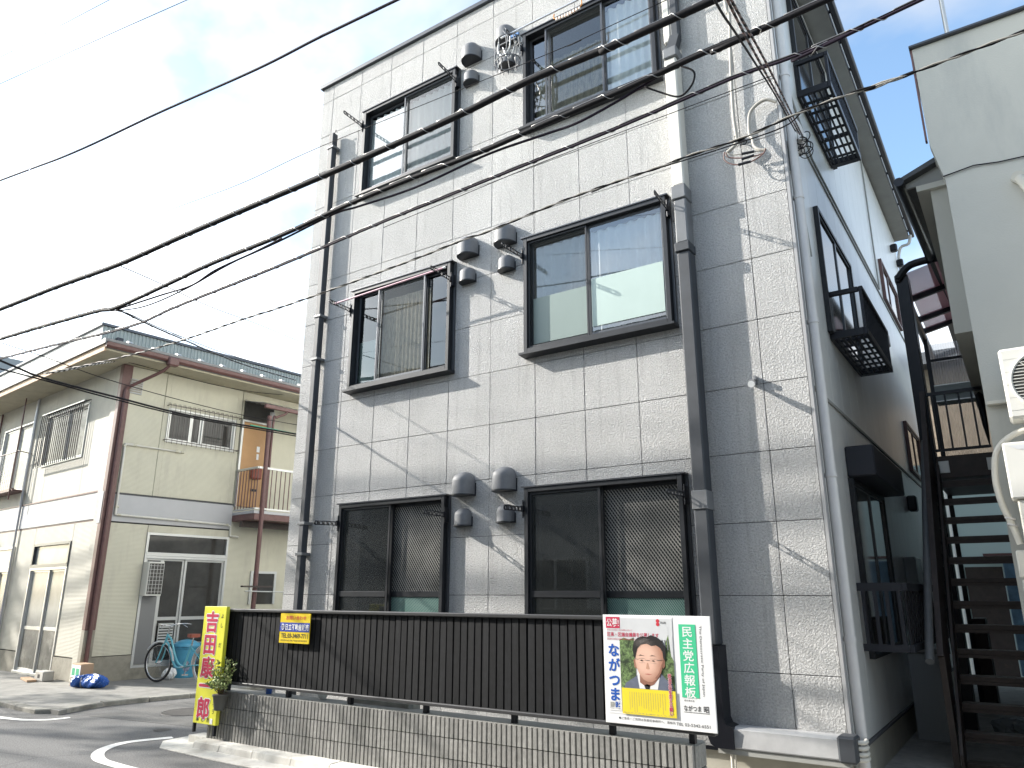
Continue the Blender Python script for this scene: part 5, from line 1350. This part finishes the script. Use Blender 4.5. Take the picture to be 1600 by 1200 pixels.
# outdoor AC unit
def ac_unit(loc_, lab):
    a = empty('outdoor_unit', loc_, 0, lab, 'air conditioner', 'air conditioner outdoor units')
    W_, D_, H_ = .81, .27, .55
    build('casing', MB().box(0, W_, 0, D_, 0, H_, .018), 'ac', a)
    cxx, czz, rr = .275, .275, .225
    build('fan_recess', MB().disc((cxx, -.0015, czz), (0,-1,0), rr, 40), 'acdark', a)
    gl_ = MB().ring((cxx, -.006, czz), (0,1,0), rr, .012, 44, 6)
    for k in range(17):
        z = -rr+2*rr*(k+1)/18; hw = math.sqrt(rr*rr-z*z); gl_.box(cxx-hw, cxx+hw, -.012, -.008, czz+z-.0028, czz+z+.0028)
    for k in range(4): t_ = math.pi*k/4; gl_.bar((cxx-rr*math.cos(t_), -.013, czz-rr*math.sin(t_)), (cxx+rr*math.cos(t_), -.013, czz+rr*math.sin(t_)), .004, .004)
    build('fan_grille', gl_, 'ac', a)
    build('fan_hub', MB().disc((cxx, -.014, czz), (0,-1,0), .05, 24), 'ac', a)
    pg_ = MB()
    for k in range(5): pg_.box(.02, W_-.02, -.0016, -.0004, .06+k*.10, .063+k*.10)
    build('panel_groove', pg_, 'nb', a)
    return a
a_ = ac_unit((1.346, .28, 2.774), 'ivory air conditioner outdoor unit on wall brackets, cut by the right edge')
build('bracket', MB().bar((.10, -.0, -.02), (.10, .46, -.02), .03, .03).bar((.10, .05, -.03), (.10, .29, -.25), .02, .02), 'ac', a_)
build('bracket', MB().bar((.66, -.0, -.02), (.66, .46, -.02), .03, .03).bar((.66, .05, -.03), (.66, .29, -.25), .02, .02), 'ac', a_)
cv = empty('pipe_cover_box', (1.265, .28, 2.18), 0, 'white metal cover box on the neighbour wall below the outdoor unit', 'cover box')
build('cover', MB().box(0, .8, 0, .31, 0, .42, .012), 'ac', cv); build('sticker', MB().prism([(.03, .395), (.2, .395), (.2, .36), (.10, .36)], 'y', -.002, -.0004), 'posterg', cv)
build('lower_case', MB().box(.035, .8, .03, .30, -.55, -.001, .01), 'nb_low', cv)
hs = build('insulated_hose', MB().tube(catmull([(1.634, .50, 2.713), (1.404, .50, 2.713), (1.236, .52, 2.598), (1.184, .54, 2.389), (1.195, .54, 2.18), (1.236, .54, 2.023), (1.268, .54, 1.866)], 8), .024, 10), 'pipe_white')
tag(hs, 'ivory insulated hose bending down the neighbour wall beside the cover box', 'hose')
build('drain_tape', MB().ring((1.24, .54, 2.01), (.3, 0, 1), .03, .008, 14, 6).ring((1.232, .54, 2.06), (.3, 0, 1), .03, .008, 14, 6), 'pipe_side', hs)
pd_ = empty('pipe_duct', (1.272, .51, 0), 0, 'white plastic pipe duct running down the edge of the neighbour wall', 'duct')
build('upper_duct', MB().box(-.035, .035, -.0, .095, .0, 1.62, .02), 'ac', pd_); build('duct_collar', MB().box(-.045, .045, -.01, .098, 1.62, 1.82, .01), 'ac', pd_)

# exterior staircase between the houses
stc = empty('outdoor_staircase', (.8, 1.6, 0), 0, 'dark brown steel outdoor staircase in the gap right of the apartment block', 'staircase')
def spart(n, mb, m, par=None):
    mb.v = [(v[0]-.8, v[1]-1.6, v[2]) for v in mb.v]; return build(n, mb, m, par or stc)
first = None
for k in range(13):
    if first is None: first = build('tread', MB().box(-.20, .39, 0, .17, -.045, 0, .004).box(-.20, .39, 0, .012, -.075, -.0451), 'brown', stc); first.location = (0, 0, .12)
    else: inst(first, stc, (0, k*.16, .12+k*.22))
spart('stringer', MB().prism([(1.45, .0), (1.62, .0), (3.55, 2.70), (3.55, 2.95), (3.45, 2.95), (1.45, .2)], 'x', .575, .598), 'brown')
spart('stringer', MB().prism([(1.45, .0), (1.62, .0), (3.55, 2.70), (3.55, 2.95), (3.45, 2.95), (1.45, .2)], 'x', 1.192, 1.199), 'brown')
first = None
for k in range(20):
    y_ = 1.62+k*.10; zb = (y_-1.6)*1.375+.12
    if first is None: first = build('side_board', MB().box(-.012, .012, -.046, .046, 0, .92, .004), 'brown', stc)
    o_ = first if k == 0 else inst(first, stc)
    o_.location = (-.27, y_-1.6, zb-.02)
spart('handrail', MB().tube([(.47, 1.22, .95), (.47, 4.05, 3.64)], .036, 12), 'pipe_grey')
spart('lower_handrail', MB().bar((.53, 1.5, .97), (.53, 3.6, 3.84), .05, .05), 'brown')
spart('newel_post', B(.51, .56, 1.5, 1.55, 0, 1.0), 'brown')
spart('main_post', B(.43, .57, 3.62, 3.9, 0, 5.4, .006), 'black')
spart('landing_beam', MB().box(.575, 1.19, 3.60, 3.68, 2.80, 3.06, .004), 'brown')
first = None
for xx in (.64, 1.12):
    spart('steel_plate', MB().box(xx-.05, xx+.055, 3.585, 3.598, 2.86, 3.0, .002), 'alu')
spart('landing_floor', B(.45, 1.19, 3.69, 6.4, 2.90, 2.96), 'brown')
spart('landing_top_rail', B(.575, 1.14, 3.62, 3.65, 3.80, 3.84), 'black')
spart('landing_low_rail', B(.575, 1.14, 3.62, 3.65, 3.12, 3.15), 'black')
for xx in (.62, .76, .90, 1.03): spart('baluster', B(xx-.010, xx+.010, 3.625, 3.645, 3.15, 3.80), 'black')
mbx = empty('mail_box', (.83, 4.2, 3.84), 0, 'grey green metal box with a handle above the landing rail of the staircase', 'metal box')
build('case', MB().box(-.20, .22, 0, .25, 0, .22, .006), 'corr', mbx); build('window_rim', MB().box(-.20, .22, -.008, -.001, .0, .015).box(-.20, .22, -.008, -.001, .205, .22).box(.205, .22, -.008, -.001, .015, .205), 'alu', mbx); build('handle', B(-.08, .10, -.015, -.001, .08, .13, .004), 'mint', mbx)
ub = empty('hanging_umbrella', (1.12, 4.0, 3.2), 0, 'dark closed umbrella hooked on the landing rail', 'umbrella')
build('canopy', MB().tube([(0, 0, 0), (-.01, 0, .25), (-.02, 0, .62), (-.02, 0, .66)], [.006, .03, .045, .01], 8), 'black', ub); build('shaft', MB().tube([(-.02, 0, .66), (-.02, 0, .95)], .008, 6), 'black', ub)
# canopy of the staircase
spart('canopy_beam', MB().tube(catmull([(.46, 3.6, 5.35), (.62, 3.6, 5.50), (.95, 3.6, 5.52), (1.0, 3.6, 5.5)], 5), .05, 8), 'black')
spart('canopy_beam', MB().box(.42, .50, 3.6, 7.8, 5.30, 5.42, .02), 'black')
for yy in (4.55, 5.5, 6.1, 7.7): spart('canopy_rafter', MB().bar((.46, yy, 5.38), (1.0, yy, 5.5), .06, .08), 'black')
for (y0_, y1_) in ((3.66, 4.51), (4.59, 5.46), (5.54, 6.06)):
    spart('canopy_panel', MB().add([(.52, y0_, 5.415), (.98, y0_, 5.515), (.98, y1_, 5.515), (.52, y1_, 5.415), (.52, y0_, 5.42), (.98, y0_, 5.52), (.98, y1_, 5.52), (.52, y1_, 5.42)], [(0,1,2,3), (7,6,5,4), (0,4,5,1), (1,5,6,2), (2,6,7,3), (3,7,4,0)]), 'pink')
spart('rear_post', MB().box(.44, .50, 6.3, 6.36, 0, 5.4), 'black')
spart('rear_bar', B(.50, 1.2, 6.32, 6.35, 4.95, 4.99), 'black')
cm2 = MB(); vs = []
for k in range(44):
    xx = .5+k*.017; d_ = .012*(k % 2); vs += [(xx, 6.4+d_, 3.0), (xx, 6.4+d_, 5.25)]
cm2.add(vs, [(2*k, 2*k+2, 2*k+3, 2*k+1) for k in range(43)])
spart('corrugated_sheet', cm2, 'poly')
# things behind the stairs
bb = empty('brick_house', (1.3, 13.0, 0), 0, 'brown brick house seen through the clear corrugated sheet behind the staircase', 'house')
build('wall', B(-3.5, 3.5, 0, .2, 0, 6.6), 'brick', bb); build('roof', MB().prism([(-.5, 6.61), (5.5, 6.61), (-.3, 6.95)], 'x', -3.8, 3.8), 'rooftile', bb)
mh2 = empty('mint_house', (.6, 10.5, 0), 0, 'pale mint house wall far behind the stair treads', 'house')
build('wall', B(-1.5, 3, 0, .2, 0, 4.0), 'mint', mh2); build('door', B(-.35, .25, -.03, -.001, 0, 2.0), 'brown', mh2); build('awning', MB().bar((.0, -.3, 2.2), (.8, -.3, 2.2), .5, .04), 'maroon', mh2)
build('pipe', MB().tube([(-.45, -.06, 0), (-.45, -.06, 4)], .05, 8), 'white', mh2)
tag(build('blue_sheet', MB().box(.9, 1.3, 9.3, 9.34, .2, 2.1, .01), 'sheet'), 'blue plastic sheet hung up far behind the stairs', 'plastic sheet')
sc_ = empty('storage_chest', (.28, 2.9, .06), 0, 'grey lidded storage chest in the dark passage left of the staircase', 'chest')
build('body', MB().box(-.2, .14, 0, .5, 0, .85, .01), 'greybld', sc_); build('lid', MB().box(-.22, .16, -.02, .52, .851, .90, .01), 'roofm', sc_)
c = (.75, 4.3, .12)
blob('white_bundle', (.95, 3.4, .17), .22, .2, .11, 'frosted_pane', 'pale crumpled bundle on the ground under the staircase', 'bundle', amp=.3, seed=12)
tag(build('passage_clutter', MB().box(.55, .7, 5.5, 6.0, .065, 1.2, .01), 'brown'), 'dark upright cabinet standing under the far end of the staircase', 'cabinet')

# ================================================================== OVERHEAD CABLES
WR = {
'c1':[[-17.22,-2.9,8.06],[-9.32,-2.9,6.82],[-7.28,-2.9,6.5],[-5.46,-2.9,6.31],[-3.87,-2.9,6.12],[-3.01,-2.9,6.06],[-2.13,-2.9,5.98],[5.84,-2.9,5.26]],
'c2':[[-16.59,-3.3,9.52],[-8.77,-3.3,7.84],[-5.89,-3.3,7.22],[-4.49,-3.3,6.91],[3.32,-3.3,5.18]],
'c3':[[-16.81,-3.3,9.93],[-8.97,-3.3,8.34],[-6.11,-3.3,7.76],[1.73,-3.3,6.17]],
'c4':[[-17.1,-3.3,10.83],[-9.29,-3.3,9.09],[-8.17,-3.3,8.84],[-0.36,-3.3,7.1]],
'c5':[[-17.62,-2.5,5.42],[-9.62,-2.5,5.17],[-8.04,-2.5,5.12],[-6.64,-2.5,5.05],[-5.48,-2.5,5.05],[-4.23,-2.5,5.04],[-3.35,-2.5,5.03],[-2.58,-2.5,5.03],[-1.78,-2.5,5.04],[-1.14,-2.5,5.07],[-0.47,-2.5,5.05],[0.22,-2.5,5.06],[8.22,-2.5,5.18]],
'c6':[[-17.42,-2.5,5.16],[-9.43,-2.5,4.71],[-8.36,-2.5,4.65],[-6.98,-2.5,4.56],[-6.54,-2.5,4.51],[-5.6,-2.5,4.55],[-4.85,-2.5,4.59],[-3.81,-2.5,4.6],[-3.0,-2.5,4.64],[-2.28,-2.5,4.65],[-1.53,-2.5,4.64],[-1.03,-2.5,4.66],[-0.4,-2.5,4.68],[0.12,-2.5,4.71],[0.48,-2.5,4.71],[0.87,-2.5,4.73],[8.86,-2.5,5.14]],
'c6b':[[-6.59,-2.47,4.51],[-5.75,-2.47,4.48],[-5.18,-2.47,4.46],[-4.78,-2.47,4.53],[-3.93,-2.47,4.57],[-3.18,-2.47,4.63],[-2.88,-2.47,4.61],[-2.24,-2.47,4.58],[-1.55,-2.47,4.62],[-1.05,-2.47,4.6],[-0.8,-2.47,4.59],[-0.51,-2.47,4.63],[-0.18,-2.47,4.7],[-0.05,-2.47,4.71]],
'c6c':[[-7.09,-2.45,4.6],[-6.13,-2.45,4.44],[-5.32,-2.45,4.46],[-4.71,-2.45,4.54],[-4.23,-2.45,4.58],[-3.87,-2.45,4.61]],
'c6d':[[-0.33,-2.45,4.71],[-0.2,-2.45,4.6],[-0.07,-2.45,4.51],[0.01,-2.45,4.55],[0.04,-2.45,4.62],[0.02,-2.45,4.67],[-0.04,-2.45,4.72]],
'c7':[[-17.23,-2.52,4.9],[-9.25,-2.52,4.4],[-7.8,-2.52,4.31],[-6.68,-2.52,4.23],[-5.95,-2.52,4.2],[-5.32,-2.52,4.24],[-3.83,-2.52,4.28],[-2.52,-2.52,4.34],[-1.77,-2.52,4.36],[-1.03,-2.52,4.38],[-0.6,-2.52,4.39],[-0.2,-2.52,4.41],[0.11,-2.52,4.43],[0.35,-2.52,4.44],[0.64,-2.52,4.43],[1.01,-2.52,4.45],[1.28,-2.52,4.48],[9.23,-2.52,5.36]],
'c8':[[-7.99,-2.5,4.0],[-6.4,-2.5,3.9],[-5.27,-2.5,3.87],[-4.24,-2.5,3.89],[-3.73,-2.5,3.89],[-2.93,-2.5,3.91],[-2.18,-2.5,3.94],[-1.7,-2.5,3.97],[-1.52,-2.5,3.97],[-0.83,-2.5,4.02],[-0.18,-2.5,4.03],[-0.04,-2.5,4.04],[0.31,-2.5,4.04],[0.63,-2.5,4.08],[0.93,-2.5,4.09],[1.23,-2.5,4.09],[1.68,-2.5,4.11],[9.67,-2.5,4.47]],
'c9':[[-14.1,-2.5,6.08],[-6.12,-2.5,5.48],[-4.53,-2.5,5.36],[-3.38,-2.5,5.35],[-0.87,-2.5,5.22],[-0.09,-2.5,5.22],[7.91,-2.5,5.22]],
'c9b':[[-2.52,-2.52,4.29],[-1.76,-2.52,4.32],[-1.03,-2.52,4.35],[-0.03,-2.52,4.36],[0.51,-2.52,4.36]],
'c8b':[[-0.68,-2.5,4.01],[-0.42,-2.5,4.03],[-0.02,-2.5,4.02],[0.5,-2.5,4.02],[0.63,-2.5,4.07]],
'c10a':[[-11.34,-4.75,5.55],[-11.12,-1.83,4.89],[-11.08,-1.3,4.77],[-11.02,-0.63,4.71],[-10.98,-0.15,4.68],[-10.86,1.23,4.6],[-10.69,3.26,4.63],[-10.44,6.25,4.67]],
'c10b':[[-11.43,-4.78,5.0],[-11.17,-1.8,4.78],[-11.1,-0.99,4.72],[-11.03,-0.13,4.65],[-10.91,1.27,4.58],[-10.73,3.3,4.6],[-10.47,6.29,4.63]],
'c11':[[-11.17,-4.92,5.45],[-10.93,-1.95,5.11],[-10.88,-1.33,5.04],[-10.81,-0.53,4.91],[-10.71,0.62,4.81],[-10.59,2.04,4.75],[-10.49,3.23,4.77],[-10.24,6.22,4.82]],
'c12':[[-6.54,-2.5,4.5],[-7.05,-1.82,4.62],[-7.67,-0.99,4.79],[-8.44,0.03,5.0],[-9.4,1.29,5.3],[-11.34,3.87,5.98]],
'c12b':[[-6.77,-2.5,4.54],[-7.05,-2.11,4.68],[-7.44,-1.57,4.78],[-7.99,-0.81,4.94],[-8.71,0.2,5.16],[-9.79,1.7,5.55],[-11.34,3.85,6.18]],
'c13':[[-6.57,-2.5,5.01],[-7.1,-1.79,5.21],[-8.21,-0.31,5.61],[-9.52,1.43,6.16],[-11.34,3.84,6.88]],
'c14a':[[0.72,-4.5,3.54],[0.66,-4.05,3.63],[0.57,-3.36,3.97],[0.38,-1.9,4.69],[0.15,-0.11,5.51]],
'c14b':[[0.75,-4.5,3.52],[0.67,-3.9,3.73],[0.53,-2.84,4.21],[0.15,0.08,5.58]],
'c14c':[[0.76,-4.5,3.52],[0.68,-3.89,3.74],[0.52,-2.64,4.34],[0.15,0.2,5.63]],
'c15':[[1.19,0.25,4.9],[1.42,0.25,4.92],[1.59,0.25,4.89],[1.76,0.25,4.88],[3.76,0.25,4.76]],
'c16':[[-7.99,-2.5,4.0],[-8.8,-1.93,4.32],[-10.13,-1.0,4.86],[-11.99,0.3,5.59]],
'c17':[[-11.97,0.53,5.63],[-11.86,1.23,5.59],[-11.72,2.11,5.54],[-11.57,3.06,5.56],[-11.43,3.97,5.67]],

}
def cable(k, r, m, label, group, lash=None, mess=None, n=8, name='overhead_cable', twist=None):
    P = catmull(WR[k], 8)
    if twist:
        # two strands wound round each other
        L2 = [0]
        for a, b in zip(P, P[1:]): L2.append(L2[-1]+(b-a).length)
        dense = []; tot = L2[-1]; st_ = .05; i = 0; s = 0
        while s < tot:
            while L2[i+1] < s: i += 1
            dense.append((P[i].lerp(P[i+1], (s-L2[i])/max(1e-6, L2[i+1]-L2[i])), s)); s += st_
        o = None
        for ph in (0, math.pi):
            pts = []
            for p, s in dense:
                a_ = 2*math.pi*s/twist+ph; pts.append(p+Vector((0, math.cos(a_)*r*1.0, math.sin(a_)*r*1.0)))
            mb = MB().tube(pts, r, 6, caps=False)
            if o is None: o = tag(build(name, mb, m[0]), label, 'cable', group)
            else: build('strand', mb, m[1], o)
        return o
    o = tag(build(name, MB().tube(P, r, n), m), label, 'cable', group)
    if mess:
        build('messenger_wire', MB().tube([p+Vector((0, 0, r+mess)) for p in P], .0045, 5), 'cable', o)
    if lash:
        L2 = [0]
        for a, b in zip(P, P[1:]): L2.append(L2[-1]+(b-a).length)
        pts = []; i = 0; q = 0; rr = r+.0035; hh = (mess or 0)*.5+.002
        while q < L2[-1]:
            while L2[i+1] < q: i += 1
            p = P[i].lerp(P[i+1], (q-L2[i])/max(1e-6, L2[i+1]-L2[i])); u = (q/lash) % 1.0
            ph = math.pi/2 if u < .62 else math.pi/2+2*math.pi*(u-.62)/.38
            pts.append(p+Vector((0, math.cos(ph)*rr, hh+math.sin(ph)*(rr+hh)))); q += .012 if u > .6 else .05
        build('lashing_wire', MB().tube(pts, .0030, 4, caps=False), 'wire_l', o)
    return o
G = 'overhead cables along the street'
cable('c1', .0115, 'cable_p', 'upper dark plum cable crossing the white sky at top left', G)
cable('c2', .0035, 'cable_p', 'thin wire in the sky just above the plum cable', G)
cable('c3', .0030, 'cable_p', 'faint thin wire second from the top left corner', G)
cable('c4', .0030, 'cable_p', 'faintest thin wire clipping the top left corner', G)
cable('c5', .025, 'cable', 'thickest black lashed cable bundle crossing the top floor windows', G, lash=.40, mess=.005)
cable('c6', .0175, 'cable', 'black lashed cable bundle passing just under the top right window', G, lash=.34, mess=.005)
cable('c6b', .009, 'cable_p', 'slack plum strand drooping beneath the second lashed bundle', G)
cable('c6c', .007, 'cable_p', 'short slack strand under the second bundle at far left', G)
cable('c6d', .0065, 'cable', 'small black cable loop hanging by the duct hood', G)
cable('c7', .0085, 'cable_p', 'plum cable third from the top across the facade between upper floors', G, lash=.30, mess=.006)
cable('c8', .0052, ('cable', 'cable_w'), 'black and pale twisted drop wire reaching from the cream house to the neighbour', G, twist=.26)
cable('c8b', .004, 'cable', 'thin wire close below the twisted drop wire by the white downpipe', G)
cable('c9', .0028, 'cable', 'hair thin wire crossing the top left window', G)
cable('c9b', .0026, 'cable', 'hair thin wire just below the third cable', G)
cable('c10a', .017, 'cable', 'heavy black cable passing in front of the maroon pillar', G)
cable('c10b', .012, 'cable', 'second black cable close beneath the heavy one at the maroon pillar', G)
cable('c11', .007, 'cable', 'thin black cable above the heavy one across the cream house', G)
cable('c12', .010, 'cable', 'sagging branch cable running over the cream house roof', G, lash=.5)
cable('c12b', .006, 'cable', 'thinner sagging wire above the branch cable over the cream house roof', G)
cable('c13', .006, 'cable', 'highest branch wire falling to the right from the thick bundle in the sky', G, twist=None)
cable('c14a', .0055, 'cable', 'leftmost of the three drop wires falling to the side wall insulators', G)
cable('c14b', .0055, ('cable', 'cable_b'), 'middle twisted drop wire falling to the side wall insulators', G, twist=.12)
cable('c14c', .0055, ('cable', 'cable_b'), 'rightmost twisted drop wire falling to the side wall insulators', G, twist=.12)
cable('c16', .007, ('cable_w', 'cable'), 'pale twisted wire crossing the cream eave towards the pillar head', G, twist=.3)
cable('c17', .006, 'cable', 'dark wire slung along the side wall under the cream eave', G)

# ================================================================== ACROSS THE STREET (reflections, bounced light, added shadow throwers)
def street_house(x0, x1, h, m, lab, rail=False, y1=-7.75, depth=7):
    e = empty('street_house', (x0, y1, 0), 0, lab, 'house', 'houses across the street')
    w = x1-x0
    build('wall', B(0, w, -depth, 0, 0, h), m, e)
    build('roof', MB().prism([(-depth-.4, h+.01), (.45, h+.01), (.45, h+.12), (-depth/2, h+1.0), (-depth-.4, h+.12)], 'x', -.3, w+.3) if not rail else MB().box(-.1, w+.1, -depth, .1, h+.01, h+.25), 'rooftile' if not rail else 'frame2', e)
    k = 0
    for z in (1.0, 3.7):
        xx = .9
        while xx+1.7 < w and z+1.3 < h:
            f = build('window', MB().box(xx, xx+1.6, .001, .06, z, z+.05).box(xx, xx+1.6, .001, .06, z+1.2, z+1.25).box(xx, xx+.05, .001, .06, z+.05, z+1.2).box(xx+1.55, xx+1.6, .001, .06, z+.05, z+1.2).box(xx+.78, xx+.83, .001, .06, z+.05, z+1.2), 'alu', e)
            build('pane', B(xx+.05, xx+1.55, .005, .02, z+.05, z+1.2), 'pane_d', f); xx += 2.7
    if rail:
        r_ = build('roof_railing', MB().bar((0, 0, h+1.2), (w, 0, h+1.2), .05, .05), 'alu', e); first = None
        for i in range(int(w/.14)):
            if first is None: first = build('baluster', MB().box(-.01, .01, -.01, .01, h+.25, h+1.18), 'alu', r_)
            else: inst(first, r_, (i*.14, 0, 0))
    return e
street_house(-31, -23, 6.6, 'opp1', 'beige two storey house across the street, far left')
street_house(-21.5, -13, 5.9, 'opp3', 'white house with a flat roof and railing across the street', True)
street_house(-11.5, -4.5, 6.2, 'opp2', 'grey two storey house across the street')
street_house(-3.5, 7, 6.0, 'opp1', 'beige two storey house directly behind the camera')
street_house(8.5, 18, 6.5, 'opp3', 'white two storey house across the street, far right')
def utility_pole(x, y, h, lab):
    e = empty('utility_pole', (x, y, 0), 0, lab, 'utility pole', 'utility poles')
    build('pole', MB().tube([(0,0,0), (0,0,h)], [.17, .11], 16), 'poleconc', e)
    for z in (h-.4, h-1.4): build('crossarm', B(-.05, .05, -1.0, 1.0, z, z+.08), 'roofm', e)
    build('transformer', MB().tube([(.35, 0, h-3.2), (.35, 0, h-2.3)], .26, 16), 'greybld', e)
    return e
utility_pole(-34, -5.6, 13.2, 'tall concrete utility pole far along the street to the left')
utility_pole(8, -6.6, 12.6, 'concrete utility pole at the right of the street')
GH = 'unseen cable bundles added for shadow bands'  # out of view, added to throw soft shadow bands on the facade
for i, (ya, za, yb, zb, r, lab) in enumerate(((-5.2, 12.0, -5.8, 12.2, .058, 'thickest unseen cable bundle added to cast a shadow band'), (-5.4, 12.75, -5.9, 12.8, .045, 'highest unseen cable bundle added to cast a shadow band'), (-5.0, 11.2, -6.2, 11.9, .05, 'sagging unseen cable bundle added to cast a shadow band'))):
    P = [Vector((-34+i*.1, ya, za)).lerp(Vector((8, yb, zb)), t/14)-Vector((0, 0, .55*(1-(t/7-1)**2))) for t in range(15)]
    tag(build('overhead_cable', MB().tube(catmull(P, 3), r, 8), 'cable'), lab, 'cable', GH)
# unseen trees, added to dapple and darken the lower facade and road
def tree(x, y, h, cr, lab, n=2600, seed=1, ls=.16, z0=.5):
    rnd = random.Random(seed)
    e = empty('tree', (x, y, 0), 0, lab, 'tree', 'unseen trees added to dapple the light')
    tk = MB().tube([(0,0,0), (.1,0,h*.3), (-.05,.1,h*.55), (0,0,h*.85)], [.22, .17, .11, .04], 10)
    ends_ = []
    for k in range(16):
        a = rnd.uniform(0, 6.28); z = h*rnd.uniform(z0-.1, .8); r_ = cr*rnd.uniform(.4, .95); p = (r_*math.cos(a), r_*math.sin(a), z+h*rnd.uniform(.05, .16)); ends_.append(p)
        tk.tube([(0,0,z-h*.1), (p[0]*.5, p[1]*.5, z), p], [.07, .045, .015], 6)
    build('trunk', tk, 'bark', e)
    mb = MB(); cl2 = []
    for k in range(26):
        p = rnd.choice(ends_); cl2.append((p[0]+rnd.gauss(0, .4), p[1]+rnd.gauss(0, .4), p[2]+rnd.gauss(0, .5), rnd.uniform(.35, .95)))
    for k in range(n):
        c = rnd.choice(cl2); d = Vector((rnd.gauss(0,1), rnd.gauss(0,1), rnd.gauss(0,.8))).normalized()*c[3]*rnd.random()**.4
        p = Vector(c[:3])+d; u = Vector((rnd.uniform(-1,1), rnd.uniform(-1,1), rnd.uniform(-1,1))).normalized(); v = u.orthogonal().normalized()
        s_ = ls*rnd.uniform(.5, 1.2); mb.add([p-u*s_, p+v*s_*.5, p+u*s_, p-v*s_*.5], [(0,1,2,3)])
    tag(build('leaves', mb, 'leaf_t', e), kind='stuff')
    return e
tree(-28.0, -9.0, 15.5, 3.2, 'tall airy unseen tree added to dapple the light, right of the other', 1250, 4, z0=.6)
tree(-36.0, -8.8, 14.5, 3.2, 'tall airy unseen tree added to dapple the light, at the far left', 1100, 8, z0=.5)
